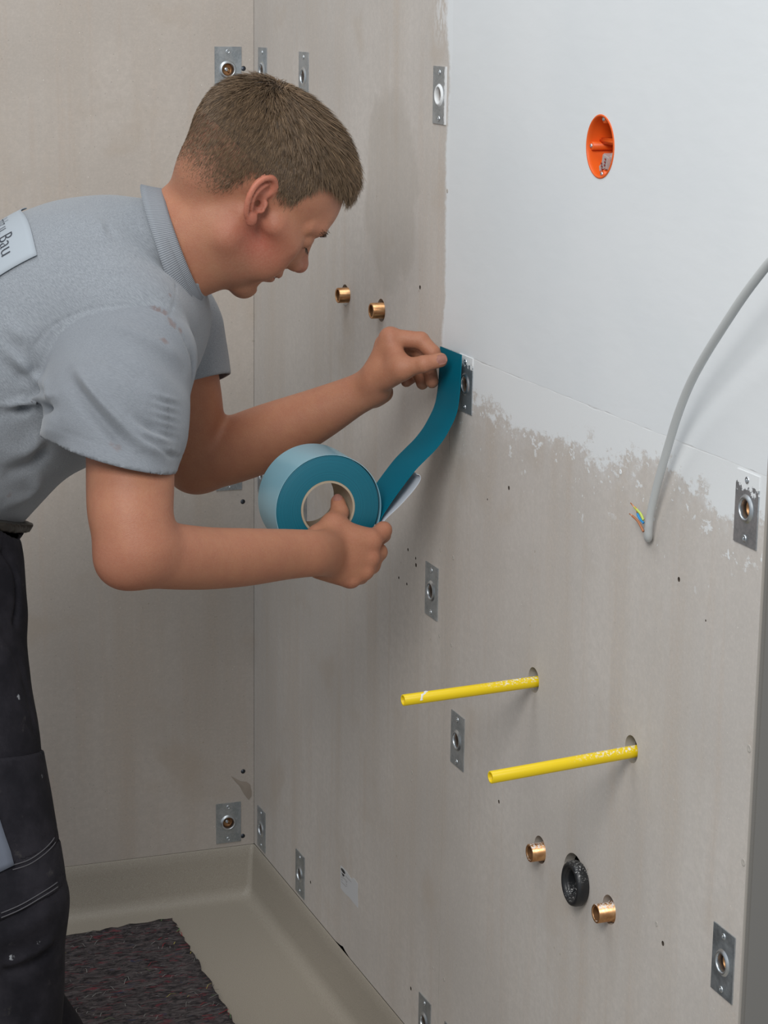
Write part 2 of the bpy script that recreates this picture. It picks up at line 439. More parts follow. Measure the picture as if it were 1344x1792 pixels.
PIPE1 = rp(934, 1190); PIPE2 = rp(1105, 1311)
B1 = rp(604, 517); B2 = rp(667, 543); B3 = rp(945, 1487); B4 = rp(1066, 1592)
DR = rp(1005, 1537); OR = rp(1051, 256.5); CB = rp(1132, 936)
holes_R += [(*PIPE1, .0150), (*PIPE2, .0150), (*B1, .0155), (*B2, .0155), (*B3, .0165), (*B4, .0165), (*DR, .0288), (*OR, .0325), (*CB, .0050)]
DRILL = [(735, 503, .0028), (890.5, 854, .0026), (1188, 1014, .0026), (873, 1403, .0024), (1160, 1651, .0028), (543.5, 1544, .0026), (719, 1730, .0028), (714, 962, .0022), (727.5, 977, .002), (728, 989, .0028), (698, 1011, .002), (712, 1022, .002), (853, 874, .0013), (1235, 1086, .0012)]
for x, y, r_ in DRILL: holes_R.append((*rp(x, y), r_))
SCR_L = [(426, 120), (425, 878), (425.5, 1350), (425, 1463)]
for x, y in SCR_L: q = LWP(x, y); holes_L.append((q[0], q[2], .0040))


def board(name, u0, u1, z0, z1, holes, conv, inward, mats, parent, bottom=None):
    """a board with real holes. conv maps (u,z,depth) to world"""
    bm = bmesh.new(); E_ = []
    out = bottom or [(u0, z0), (u1, z0)]
    out = out + [(u1, z1), (u0, z1)]
    vs = [bm.verts.new((a, b, 0)) for a, b in out]
    E_ += [bm.edges.new((vs[i], vs[(i+1) % len(vs)])) for i in range(len(vs))]
    for (a, b, r_) in holes:
        if not (min(u0, u1)+r_ < a < max(u0, u1)-r_ and z0+r_ < b < z1-r_): continue
        k = 40 if r_ > .009 else 12
        hv = [bm.verts.new((a+r_*math.cos(2*math.pi*i/k), b+r_*math.sin(2*math.pi*i/k), 0)) for i in range(k)]
        E_ += [bm.edges.new((hv[i], hv[(i+1) % k])) for i in range(k)]
    bmesh.ops.triangle_fill(bm, use_beauty=True, use_dissolve=False, edges=E_)
    for f_ in bm.faces: f_.material_index = 0
    ret = bmesh.ops.extrude_face_region(bm, geom=list(bm.faces))
    nv = [g for g in ret['geom'] if isinstance(g, bmesh.types.BMVert)]
    for v in nv: v.co.z = -T
    for f_ in bm.faces:
        zs = {round(v.co.z, 6) for v in f_.verts}
        f_.material_index = 1 if len(zs) > 1 else 0
        if len(zs) > 1:
            m0 = f_.calc_center_median()
            if any(r_ < .005 and abs(a-m0.x) < r_*1.3 and abs(b-m0.y) < r_*1.3 for a, b, r_ in holes): f_.material_index = 2
    for v in bm.verts: v.co = Vector(conv(v.co.x, v.co.y, v.co.z))
    return from_bm(name, bm, mats, parent, smooth=False)


ZT = 2.35
wl = from_bm('wall_left', box_bm((-.95, .085, 1.13), 1.10, .04, 1.24), M_DARK, smooth=False); wl['kind'] = 'structure'
wr = from_bm('wall_right', box_bm((.097, -.79, 1.13), .045, .8224, 1.24), M_DARK, smooth=False); wr['kind'] = 'structure'
board('gypsum_board', -2.05, -.0004, .0001, ZT, holes_L, lambda u, z, d: (u, -d, z), 1, [M_LEFT, M_CUT, M_HOLE], wl)
# lower edge of the first right board has a chipped spot
cu = -RWP(600, 1672)[1]
bot = [(.0002, .0008), (cu-.035, .0008), (cu-.012, .0035), (cu, .006), (cu+.012, .003), (cu+.03, .0008), (JOINT-.0007, .0008)]
board('gypsum_board', 0, JOINT-.0007, .0008, ZT, holes_R, lambda u, z, d: (-d, -u, z), 1, [M_RIGHT1, M_CUT, M_HOLE], wr, bottom=bot)
board('gypsum_board', JOINT+.0007, EDGE, .0008, ZT, holes_R, lambda u, z, d: (-d, -u, z), 1, [M_RIGHT1, M_CUT, M_HOLE], wr)
# strip on the partition end; its dark grey paints a far wall in shade
tr = from_bm('far_wall_strip', box_bm((.073, -EDGE-.004, 1.13), .071, .0035, 1.24, bev=.0012), M_GREY, smooth=False); tr['kind'] = 'structure'
# drywall screws sunk in the left board
for x, y in SCR_L:
    q = LWP(x, y)
    bm = lathe_bm([(0, -.0022), (.0012, -.0020), (.0014, -.0030), (.0036, -.0014), (.0038, -.0022), (.0018, -.006), (0, -.006)], (q[0], 0, q[2]), (0, -1, 0), 16)
    from_bm('screw', bm, M_SCREW, wl)
# filled screw dimples along the joint (small plaster dabs)
for x, y, s_ in [(771, 963, 1), (793, 976, 1.2), (769, 1113, .9), (790, 1129, 1.1), (758, 1694, .8), (777, 1714, 1.1), (783, 334, 1), (1311, 1310, 1.6), (1301, 1509, 1.6), (1086, 826, 1.1), (1149, 1617, 1.2), (721, 1352, 1), (720, 1366, .8)]:
    q = RWP(x, y); r_ = .0024*s_
    bm = lathe_bm([(0, .0002), (r_*.5, .0002), (r_*.85, .0006), (r_, .0003), (r_*1.1, .00005)], (0, q[1], q[2]), (-1, 0, 0), 12)
    from_bm('filler_dab', bm, M_PATCH if x == 1086 else M_CUT, wr)
# dried glue run on the left board near the corner
pts = [(404, 1358), (412, 1362), (421, 1367), (431, 1368), (438, 1373), (440.5, 1385), (440.5, 1393), (435, 1400), (430, 1394), (424, 1385), (419, 1375), (412, 1368)]
bm = bmesh.new(); top = []
for x, y in pts: q = LWP(x, y); top.append(bm.verts.new((q[0], -.0003, q[2])))
cq = LWP(430, 1380); cv = bm.verts.new((cq[0], -.0018, cq[2])); cq2 = LWP(436, 1375); 
inn = [bm.verts.new(tuple(np.array(v.co)*.35+np.array((cq[0], -.0018, cq[2]))*.65)) for v in top]
for i in range(len(top)):
    j = (i+1) % len(top); bm.faces.new((top[i], top[j], inn[j], inn[i])); bm.faces.new((inn[i], inn[j], cv))
from_bm('glue_run', bm, M_GLUE, wl)

# shower tray ----------------------------------------------------------
ZF = -.09
tray = empty('shower_tray', (-.6, -.9, ZF-.03), 'beige speckled shower tray filling the corner below the boards', 'shower tray')
x0, x1, y0, y1 = -1.25, 0.0, -1.75, 0.0


def tray_ring(ins, z, rad, seg=8):
    X0, X1, Y0, Y1 = x0+ins, x1-ins, y0+ins, y1-ins; pts = []
    for cx, cy, a0 in ((X1-rad, Y1-rad, 0), (X0+rad, Y1-rad, 90), (X0+rad, Y0+rad, 180), (X1-rad, Y0+rad, 270)):
        for k in range(seg+1):
            a = math.radians(a0+90*k/seg); pts.append((cx+rad*math.cos(a), cy+rad*math.sin(a), z))
    return pts


bm = bmesh.new(); rings = []
prof = [(-.002, ZF-.03, .004), (-.002, -.0030, .004), (.0, -.0003, .004), (.0018, -.0005, .004), (.0035, -.004, .006), (.0055, -.02, .008), (.0085, ZF+.022, .010), (.0105, ZF+.012, .012), (.015, ZF+.005, .016), (.022, ZF+.0015, .02), (.032, ZF, .03)]
for ins, z, rad in prof: rings.append([bm.verts.new(q) for q in tray_ring(ins, z, rad)])
for a, b in zip(rings, rings[1:]):
    for k in range(len(a)): bm.faces.new((a[k], a[(k+1) % len(a)], b[(k+1) % len(a)], b[k]))
bm.faces.new(rings[-1]); bm.faces.new(rings[0][::-1])
from_bm('basin', bm, M_TRAY, tray, auto=40)
M_FLOOR, nt, p = mat('screed', (.30, .29, .27), .9); n = N(nt); nt.links.new(n.mix(n.noise(n.pos(), 9, 5, .6), (.25, .24, .22), (.36, .35, .33)), p.inputs['Base Color'])
fl = from_bm('floor', box_bm((-.9, -1.4, ZF-.05), 1.3, 1.6, .0195), M_FLOOR, smooth=False); fl['kind'] = 'structure'

# felt mat -------------------------------------------------------------
def FLP(x, y, z=ZF): return on(2, z, x, y)


tr_ = FLP(300, 1606, ZF+.004); br_ = FLP(412, 1792, ZF+.004); tl_ = FLP(96, 1640, ZF+.004)
e1 = nz((br_-tr_)*[1, 1, 0]); e2 = nz((tl_-tr_)*[1, 1, 0])
random.seed(4)
bm = bmesh.new(); nu, nv_ = 90, 70; Lu, Lv = 1.05, .72; G = {}
for i in range(nu+1):
    for j in range(nv_+1):
        q = tr_+e1*Lu*i/nu+e2*Lv*j/nv_
        ed = (random.uniform(-.003, .003)) if (j in (0, nv_) or i in (0, nu)) else random.uniform(-.001, .001)
        q = q+(e2 if j in (0, nv_) else e1)*ed
        G[i, j] = bm.verts.new((q[0], q[1], ZF+.0042+random.uniform(-.0012, .0012)))
for i in range(nu):
    for j in range(nv_): bm.faces.new((G[i, j], G[i+1, j], G[i+1, j+1], G[i, j+1]))
ex = bmesh.ops.extrude_face_region(bm, geom=list(bm.faces))
for g in ex['geom']:
    if isinstance(g, bmesh.types.BMVert): g.co.z = ZF+.0003
felt = empty('felt_mat', (tr_[0]-.2, tr_[1]-.4, ZF), 'dark mottled recycled-felt cover mat lying in the shower tray', 'mat')
from_bm('felt_sheet', bm, M_FELT, felt)
rng = np.random.default_rng(5)
bms = [bmesh.new() for _ in M_THREADS]
for k in range(300):
    u_, v_ = rng.uniform(0, .6), rng.uniform(-.004, .42); q = tr_+e1*u_+e2*v_
    if rng.random() < .12: q = tr_+e2*rng.uniform(-.006, .004)+e1*u_
    L_ = rng.uniform(.006, .022); a = rng.normal(0, .5)+(.4 if rng.random() < .8 else 1.5); d = e2*math.cos(a)+e1*math.sin(a); pp = np.array([-d[1], d[0], 0])
    mid = q+d*L_*.5+pp*rng.uniform(-.003, .003); w_ = rng.uniform(.00025, .0006); zz = ZF+.0048
    c = rng.choice(len(M_THREADS), p=[.5, .16, .22, .06, .06]); b_ = bms[c]
    A_ = [q, mid, q+d*L_]; hz = [zz, zz+.0022, zz+.0004]
    l = [b_.verts.new((s[0]+pp[0]*w_, s[1]+pp[1]*w_, h_)) for s, h_ in zip(A_, hz)]; r2 = [b_.verts.new((s[0]-pp[0]*w_, s[1]-pp[1]*w_, h_)) for s, h_ in zip(A_, hz)]
    for i in range(2): b_.faces.new((l[i], l[i+1], r2[i+1], r2[i]))
for b_, m_ in zip(bms, M_THREADS): o = from_bm('loose_fibres', b_, m_, felt); o['kind'] = 'stuff'

# ------------------------------------------------------------------ mounting plates
def plate(w, u, z, m_, label):
    if w == 'L':
        O = np.array([u, 0, z]); A = np.array([1.0, 0, 0]); Nn = np.array([0, -1.0, 0])
    else:
        O = np.array([0, -u, z]); A = np.array([0, -1.0, 0]); Nn = np.array([-1.0, 0, 0])
    D = np.array([0, 0, -1.0]); ctr = O+A*PW*.49+D*PH*.5
    root = empty('mounting_plate', ctr, label, 'plate', 'zinc mounting plates screwed on the boards')
    bm = bmesh.new(); k = 28; th = .0012
    outer = [(0, 0), (PW, 0), (PW, PH), (0, PH)]; vs = [bm.verts.new((a, b, 0)) for a, b in outer]
    ho = [bm.verts.new((PW*.49+.0105*math.cos(2*math.pi*i/k), PH*.5+.0105*math.sin(2*math.pi*i/k), 0)) for i in range(k)]
    E_ = [bm.edges.new((vs[i], vs[(i+1) % 4])) for i in range(4)]+[bm.edges.new((ho[i], ho[(i+1) % k])) for i in range(k)]
    bmesh.ops.triangle_fill(bm, use_beauty=True, edges=E_)
    ex = bmesh.ops.extrude_face_region(bm, geom=list(bm.faces))
    for g in ex['geom']:
        if isinstance(g, bmesh.types.BMVert): g.co.z = th
    for v in bm.verts: a, b, c = v.co; v.co = Vector(O+A*a+D*b+Nn*(c+.0001))
    from_bm('plate_sheet', bm, m_, root, smooth=False)
    # raised collar with rounded lip
    bm = lathe_bm([(.0140, th), (.0130, th+.0009), (.0120, th+.0019), (.0110, th+.0024), (.0100, th+.0022), (.0095, th+.0012), (.0093, th), (.0090, -.004), (.0104, -.004), (.0104, -.0001)], ctr, Nn, 36)
    from_bm('collar', bm, M_PATCH if m_ is M_ZINC_S else (M_STEEL if m_ is not M_ZINC_T else M_STEEL), root)
    # brass insert deep in the hole with a steel screw
    bm = lathe_bm([(.0088, -.0040), (.0080, -.0062), (.0040, -.0075), (0, -.0075)], ctr, Nn, 24)
    box_bm(ctr-Nn*.0060+A*.0028+D*.001, .0016, .0035, .0018, (A, D, Nn), .0004, bm)
    from_bm('brass_insert', bm, M_BRASSD, root)
    bm = lathe_bm([(0, -.0042), (.0010, -.0042), (.0014, -.0050), (.0026, -.0044), (.0030, -.0052), (.0030, -.0070)], ctr-A*.0008-D*.0006, Nn, 16)
    from_bm('centre_screw', bm, M_STEEL, root)
    for s_ in (.105, .905):
        c2 = O+A*PW*.49+D*PH*s_
        bm = lathe_bm([(.0036, th), (.0034, th+.0008), (.0026, th+.0012), (.0018, th+.0006), (.0010, th-.0002), (0, th-.0004)], c2, Nn, 16)
        box_bm(c2+Nn*(th+.0008), .0003, .0013, .0004, (A, D, Nn), 0, bm)
        from_bm('screw_head', bm, M_STEEL, root)
    return root


for pl_ in PLATES: plate(*pl_)


# ------------------------------------------------------------------ pipes and fittings
def pipe(uz, tip_px, length, label, band):
    b = np.array([0.022, -uz[0], uz[1]]); b = np.array([.022, -uz[0]-.0018, uz[1]-.001])
    d = RAY(*tip_px); t_ = (-length-CAM[0])/d[0]; tip = CAM+d*t_
    root = empty('yellow_pipe', (0, -uz[0], uz[1]), label, 'pipe', 'yellow plastic pipes')
    R_ = .0066; ax = nz(tip-b); L_ = np.linalg.norm(tip-b)
    bm = lathe_bm([(R_, 0), (R_, L_-.0005), (R_-.0004, L_), (R_-.0016, L_), (R_-.0020, L_-.0006), (R_-.0020, L_-.05)], b, ax, 28)
    from_bm('tube', bm, M_YELLOW, root)
    bm = lathe_bm([(R_-.0020, L_-.05), (0, L_-.05)], b, ax, 28); from_bm('bore', bm, M_YELLOW_IN, root)
    if band:
        pth = []; a, c, n_ = frame(ax)
        bm = bmesh.new(); rings = []
        for k in range(15):
            an = math.radians(75+k*14); wv = .0022+.0016*math.sin(k*.9)*.6
            ctr = b+ax*(L_-.023+.010*(k-7)/14*-1)
            rad = nz(UP*math.sin(an)+(-FW)*math.cos(an)-ax*(ax @ (UP*math.sin(an)-FW*math.cos(an))))
            rad = nz(UP*math.cos(math.radians(-70+k*12))-FW*math.sin(math.radians(-70+k*12)+1.0)*1.0)
            rad = nz(rad-ax*(rad @ ax))
            sh = ax*(-.004+.0007*k)
            rings.append([bm.verts.new(b+ax*(L_-.026)+sh+rad*(R_-.0001)-ax*wv), bm.verts.new(b+ax*(L_-.026)+sh+rad*(R_+.0007)), bm.verts.new(b+ax*(L_-.026)+sh+rad*(R_-.0001)+ax*wv)])
        for p_, q_ in zip(rings, rings[1:]):
            for i in range(2): bm.faces.new((p_[i], p_[i+1], q_[i+1], q_[i]))
        from_bm('plaster_smear', bm, M_PATCH, root)


pipe(PIPE1, (705, 1225.5), .168, 'upper yellow plastic pipe with a white plaster smear near its open end', True)
pipe(PIPE2, (858, 1360.5), .168, 'lower yellow plastic pipe sticking out above the black drain socket', False)


def fitting(px, py, hole, length, dusty_, label, R_=.0107):
    tipc = on(0, -length, px, py)
    b = np.array([.012, tipc[1], tipc[2]])
    L_ = length+.012
    root = empty('brass_fitting', (0, -hole[0], hole[1]), label, 'pipe fitting', 'brass threaded pipe stubs')
    bm = lathe_bm([(R_*1.12, 0), (R_*1.12, L_-.0190), (R_, L_-.0185), (R_, L_-.0006), (R_-.0006, L_), (R_-.0022, L_), (R_-.0028, L_-.001)], b, (-1, 0, 0), 32)
    from_bm('sleeve', bm, M_BRASSP if dusty_ else M_BRASS, root)
    prof = []
    for k in range(8): prof += [(R_-.0028, L_-.001-k*.0024), (R_-.0020, L_-.0022-k*.0024)]
    prof += [(R_-.003, L_-.021), (0, L_-.021)]
    from_bm('threaded_bore', lathe_bm(prof, b, (-1, 0, 0), 32), M_BRASSD, root)


fitting(590.5, 517, B1, .0155, False, 'left of the two small brass pipe stubs at face height')
fitting(649, 544, B2, .0155, False, 'right of the two small brass pipe stubs at face height, above the hand')
fitting(926, 1493, B3, .0155, True, 'dusty brass pipe stub to the left of the black drain socket')
fitting(1042, 1599, B4, .0155, True, 'dusty brass pipe stub below and to the right of the black drain socket')
# black drain socket
tc = on(0, -.014, 997, 1547)
root = empty('drain_socket', (0, -DR[0], DR[1]), 'black rubber drain socket with plaster dust, between two brass stubs', 'drain socket')
bm = lathe_bm([(.0215, -.030), (.0225, -.004), (.0235, .000), (.0262, .004), (.0262, .010), (.0250, .0135), (.0222, .0150), (.0190, .0140), (.0172, .0105), (.0165, .004), (.0160, -.026), (0, -.026)], (0, tc[1], tc[2]), (-1, 0, 0), 48)
for v in bm.verts: v.co.y = tc[1]+(v.co.y-tc[1])*.93
from_bm('rubber_sleeve', bm, M_RUBBER, root)
bm = lathe_bm([(.0180, .0118), (.0150, .0105), (.0144, .008), (.0142, -.02)], (0, tc[1], tc[2]), (-1, 0, 0), 40); from_bm('lip_seal', bm, M_RUBBER, root)

# orange flush box -----------------------------------------------------
oc = np.array([0, -OR[0], OR[1]]); root = empty('socket_box', oc, 'round orange flush-mounted electrical box in the white plaster', 'electrical box')
R_ = .0322
bm = lathe_bm([(R_+.0012, .0006), (R_+.0006, .0012), (R_-.0006, .0012), (R_-.0012, .0002), (R_-.0016, -.003), (R_-.0022, -.040), (R_-.004, -.043), (0, -.043), (0, -.045), (R_-.0005, -.045), (R_+.0002, -.001), (R_+.0012, .0006)], oc, (-1, 0, 0), 56)
from_bm('cup', bm, M_ORANGE, root)
bm = box_bm(oc+[.026, .0, .0045], .014, .0295, .0032, bev=.0018); from_bm('rib', bm, M_ORANGE, root)
for dy, dz in ((0, .0285), (0, -.0285), (.0280, -.001), (-.0280, -.006)):
    bm = lathe_bm([(.0046, -.040), (.0046, -.0034), (.0040, -.0030), (.0022, -.0030)], oc+[0, dy, dz], (-1, 0, 0), 16); from_bm('screw_post', bm, M_ORANGE, root)
    bm = lathe_bm([(.0024, -.0034), (.0024, -.0022), (.0016, -.0014), (.0006, -.0018), (0, -.0022)], oc+[0, dy, dz], (-1, 0, 0), 14); from_bm('screw', bm, M_STEEL, root)
for q, ang, sz in (((.012, -.004, -.0155), .25, (.0085, .0080, .0070)), ((.016, -.014, -.0125), .1, (.008, .0075, .006)), ((.011, .002, -.0215), -.35, (.008, .007, .004))):
    A = np.array([[1, 0, 0], [0, math.cos(ang), math.sin(ang)], [0, -math.sin(ang), math.cos(ang)]])
    bm = box_bm(oc+q, *sz, ax=A, bev=.0012)
    clamp = from_bm('wire_clamp', bm, M_CLEAR, root, auto=40)
    for k in (-1, 0, 1):
        bm = lathe_bm([(.0012, .0012), (.0010, .0004), (0, .0003)], oc+np.array(q)+A[0]*-sz[0]+A[2]*k*.0032+A[1]*-.002, (-1, 0, 0), 10)
        from_bm('clamp_port', bm, M_REDWIRE, clamp)
for k in range(3):
    pth = catmull([oc+[.03, .012-.012*k, -.022], oc+[.028, .004-.01*k, -.024], oc+[.020, -.012, -.020+.004*k], oc+[.018, -.014, -.014+.003*k]], 6)
    from_bm('wire', tube_bm(pth, .0013, 8), M_REDWIRE, root)

# grey cable -----------------------------------------------------------
cpx = [(1132, 936, .02), (1133, 938, .004), (1134.5, 941, -.006), (1135.5, 922, -.0095), (1139, 897, -.011), (1151, 846, -.014), (1170, 779, -.018), (1187, 724, -.023), (1207.6, 672, -.028), (1234, 622.8, -.033), (1268.6, 567.6, -.038), (1303.4, 515.4, -.042), (1341, 466, -.045), (1395, 400, -.048)]
cp = [RWP(x, y, o_) for x, y, o_ in cpx]; cp += [cp[-1]+np.array([-.004, -.045, .07]), cp[-1]+np.array([-.002, -.06, .18]), cp[-1]+np.array([.012, -.05, .42]), cp[-1]+np.array([.035, -.045, .80])]
root = empty('electric_cable', (0, -CB[0], CB[1]), 'thick grey electric cable curving up out of the wall, with bare coloured wire ends', 'cable')
from_bm('sheath', tube_bm(catmull(cp, 8), .00425, 20), M_CABLE, root)
for pts, m_, lab in (([(1126, 930), (1117, 913), (1107, 903)], M_WBROWN, 'brown wire'), ([(1126, 915), (1120, 908), (1115.5, 899)], M_WBLUE, 'blue wire'), ([(1126, 910), (1121, 899), (1110.5, 888)], M_WGREEN, 'green and yellow wire')):
    pth = catmull([RWP(x, y, -.010) for x, y in pts], 6)
    wo = from_bm('wire', tube_bm(pth, .0013, 10), m_, root); wo['label'] = lab
tips = [((1107, 903), (1101.5, 899)), ((1115.5, 899), (1112, 887)), ((1110.5, 888), (1103.5, 880))]
for a, b in tips: from_bm('copper_end', tube_bm(np.array([RWP(*a, -.010), RWP(*b, -.011)]), .0006, 8), M_COPPER, root)
# small filled ring of plaster where the cable leaves the wall

# sticker on the right board -----------------------------------------
sc_ = [RWP(x, y, -.0003) for x, y in ((596, 1509), (626.5, 1527), (628, 1591), (597.5, 1568))]
ux0, ux1 = -sc_[0][1], -sc_[1][1]; zt, zb = sc_[0][2]-.004, sc_[2][2]


def stk(u, z, o_=-.0004): return (o_, -u, z)


root = empty('paper_sticker', (0, -(ux0+ux1)/2, (zt+zb)/2), 'small worn white paper sticker with black print low on the wall', 'sticker')
bm = bmesh.new(); W_, H_ = ux1-ux0, zt-zb
outl = [(0, .02), (.30, 0), (.5, .05), (.62, .10), (.75, -.06), (.9, -.03), (1, .02), (1.0, .5), (1.02, 1.0), (.8, .985), (.5, .96), (.3, 1.0), (.02, .98), (0, .5)]
vs = [bm.verts.new(stk(ux0+W_*a, zt-H_*b)) for a, b in outl]; bm.faces.new(vs)
ex = bmesh.ops.extrude_face_region(bm, geom=list(bm.faces))
for g in ex['geom']:
    if isinstance(g, bmesh.types.BMVert): g.co.x = -.0001
bmesh.ops.triangulate(bm, faces=bm.faces); from_bm('paper', bm, M_PAPER, root, smooth=False)
bm = bmesh.new()
def pol(pts, bm=bm):
    bm.faces.new([bm.verts.new(stk(ux0+W_*a, zt-H_*b, -.0006)) for a, b in pts])
pol([(.03+.13*(1+math.cos(t)), .10+.075*(1+math.sin(t))-.04) for t in [k*math.pi/6 for k in range(12)]])
pol([(.06, .27), (.24, .24), (.22, .33), (.14, .36)])
from_bm('black_symbol', bm, M_INK, root, smooth=False)
bm = bmesh.new()
for a, b, L_ in ((.30, .22, .34), (.05, .40, .36), (.05, .47, .09), (.32, .45, .07), (.05, .56, .09), (.32, .53, .08), (.06, .66, .28), (.35, .60, .05)):
    pol([(a, b), (a+L_, b-.01), (a+L_, b+.008), (a, b+.018)], bm)
from_bm('printed_lines', bm, M_INKG, root, smooth=False)
# white skim coat over the upper right part of the wall, bridging the joint
rs = np.random.default_rng(8); bm = bmesh.new()
lz = np.linspace(ZT, .9668, 90)
wav = np.interp(lz, np.linspace(.9, 2.4, 60), rs.normal(0, .0016, 60))+np.interp(lz, np.linspace(.9, 2.4, 14), rs.normal(0, .003, 14))
leftp = [(.8165+w_*1.0, z) for w_, z in zip(wav, lz)]; leftp[-1] = (.812, .9668)
by = np.linspace(.82, EDGE, 60); botp = [(y, .9668+rs.normal(0, .0004)) for y in by[1:-1]]
poly = leftp+botp+[(EDGE, .9668), (EDGE, ZT)]
vs = [bm.verts.new((a, b, 0)) for a, b in poly]; E_ = [bm.edges.new((vs[i], vs[(i+1) % len(vs)])) for i in range(len(vs))]
hv = [bm.verts.new((OR[0]+.0326*math.cos(2*math.pi*i/48), OR[1]+.0326*math.sin(2*math.pi*i/48), 0)) for i in range(48)]
E_ += [bm.edges.new((hv[i], hv[(i+1) % 48])) for i in range(48)]
bmesh.ops.triangle_fill(bm, use_beauty=True, edges=E_)
ex = bmesh.ops.extrude_face_region(bm, geom=list(bm.faces))
for g in ex['geom']:
    if isinstance(g, bmesh.types.BMVert): g.co.z = .00022
for v in bm.verts: v.co = Vector((-v.co.z+.0001, -v.co.x, v.co.y))
M_SKIM, nt, p = mat('skim_plaster', (.73, .755, .77), .9, spec=.2); n = N(nt); P_ = n.pos()
nt.links.new(n.mix(n.ramp(n.noise(P_, 4, 3, .5), .3, .7), (.71, .738, .757), (.745, .767, .782)), p.inputs['Base Color'])
nt.links.new(n.bump(n.noise(n.mapv(P_, (1, 1, 2.5)), 26, 4, .5), .25, .0012), p.inputs['Normal'])
from_bm('plaster_skim', bm, M_SKIM, wr, smooth=False)

# ------------------------------------------------------------------ roll of teal tape and its free strip
YN, TW = -.8942, .070
RR, RI = .0655, .0345
roll = empty('tape_roll', (RC[0], YN+TW/2, RC[2]), 'roll of teal sealing tape held by both hands, its free end pressed on the wall', 'tape roll')
bm = lathe_bm([(RI, 0), (RR-.0012, 0), (RR-.0004, .0004), (RR-.0004, TW-.0004), (RR-.0012, TW), (RI, TW)], (RC[0], YN, RC[2]), (0, 1, 0), 128)
for f_ in bm.faces: f_.material_index = 0
from_bm('wound_tape', bm, M_TEALEDGE, roll, auto=40)
bm = lathe_bm([(RI-.0002, -.0006), (RI-.0002, TW+.0006), (RI-.0028, TW+.0006), (RI-.0028, -.0006), (RI-.0002, -.0006)], (RC[0], YN, RC[2]), (0, 1, 0), 96)
from_bm('cardboard_core', bm, M_CARD, roll, auto=40)
# outermost wrap: glossy light blue liner side, a little proud of the winding, lifting off towards the right
bm = bmesh.new(); ra, rb = [], []
K = 100
for k in range(K+1):
    a = math.radians(-22+ (338)*k/K)                # from the lift-off point counter-clockwise all the way round
    lift = .0026*max(0, 1-k/28)**1.5
    R_ = RR+.0004+lift
    for lst, d in ((ra, 0), (rb, .0006)):
        lst.append([bm.verts.new((RC[0]+(R_+d)*math.cos(a), YN-.0006, RC[2]+(R_+d)*math.sin(a))), bm.verts.new((RC[0]+(R_+d)*math.cos(a), YN+TW+.0006, RC[2]+(R_+d)*math.sin(a)))])
for lst in (ra, rb):
    for p_, q_ in zip(lst, lst[1:]): bm.faces.new((p_[0], p_[1], q_[1], q_[0]))
for i in range(K):
    for s_ in (0, 1): bm.faces.new((ra[i][s_], ra[i+1][s_], rb[i+1][s_], rb[i][s_]))
bm.faces.new((ra[0][0], ra[0][1], rb[0][1], rb[0][0])); bm.faces.new((ra[-1][0], ra[-1][1], rb[-1][1], rb[-1][0]))
from_bm('liner_wrap', bm, M_LINER, roll, auto=40)


def ribbon(name, xz, th, w0, w1, m_, parent, y_of=None):
    """strip running through the (x, z) points, its width lying along y"""
    P_ = catmull([np.array([a, 0, b]) for a, b in xz], 10); T_ = np.gradient(P_, axis=0); T_ /= np.linalg.norm(T_, axis=1)[:, None]
    Nn = np.stack([T_[:, 2], T_[:, 1]*0, -T_[:, 0]], 1); bm = bmesh.new(); prev = None; nw = 8; s_ = np.linspace(0, 1, len(P_))
    for k, (q, nn) in enumerate(zip(P_, Nn)):
        row = []
        ya, yb = w0(s_[k]), w1(s_[k])
        for side in (0, 1):
            for j in (range(nw+1) if side == 0 else range(nw, -1, -1)):
                y = ya+(yb-ya)*j/nw; c_ = q+nn*(th*(side-.5)); row.append(bm.verts.new((c_[0], y, c_[2])))
        if prev:
            for j in range(len(row)): bm.faces.new((prev[j], prev[(j+1) % len(row)], row[(j+1) % len(row)], row[j]))
        else: bm.faces.new(row)
        prev = row
    bm.faces.new(prev[::-1]); return from_bm(name, bm, m_, parent, auto=50)


def yp(x, y): d = RAY(x, y); q = CAM+d*(YN-CAM[1])/d[1]; return (q[0], q[2])


near = [(663, 918), (668, 905), (680, 886), (696, 863), (724, 826), (745, 804), (761, 788), (776, 769), (787, 750), (796, 731), (801, 713), (804.5, 685), (806.5, 653), (808, 621)]
xz = [yp(*q) for q in near]
xz = [(min(a, -.0062), b) for a, b in xz]
ribbon('free_strip', xz, .0009, lambda s: YN, lambda s: YN+TW, M_TEAL, roll)
lo = [(662, 921), (674, 906), (697, 884), (718, 861), (730, 845), (734, 836), (732.5, 830), (728, 829)]
xz = [yp(*q) for q in lo]
ribbon('peeled_liner', [(a+.0012, b-.001) for a, b in xz], .0004, lambda s: YN-.001+.004*max(0, s-.8), lambda s: YN+TW*.9, M_LINERF, roll)

HB = .0021
# ------------------------------------------------------------------ implicit surfaces
from mathutils import noise as mn
BIG = 9.0


def smin(a, b, k):
    if k <= 0: return np.minimum(a, b)
    h = np.clip(.5+.5*(b-a)/k, 0, 1); return b*(1-h)+a*h-k*h*(1-h)


def smax(a, b, k): return -smin(-a, -b, k)


class Pr:
    def __init__(s, f, c, r, k, sub=False): s.f, s.c, s.r, s.k, s.sub = f, np.asarray(c, float), r, k, sub


def cap(a, b, r1, r2=None, k=.01, sub=False):
    a = np.asarray(a, float); b = np.asarray(b, float); r2 = r1 if r2 is None else r2; ab = b-a; L = ab @ ab+1e-12
    def f(P):
        t = np.clip((P-a) @ ab/L, 0, 1)
        return np.linalg.norm(P-a-t[:, None]*ab, axis=1)-(r1+(r2-r1)*t)
    return Pr(f, (a+b)/2, np.sqrt(L)/2+max(r1, r2), k, sub)


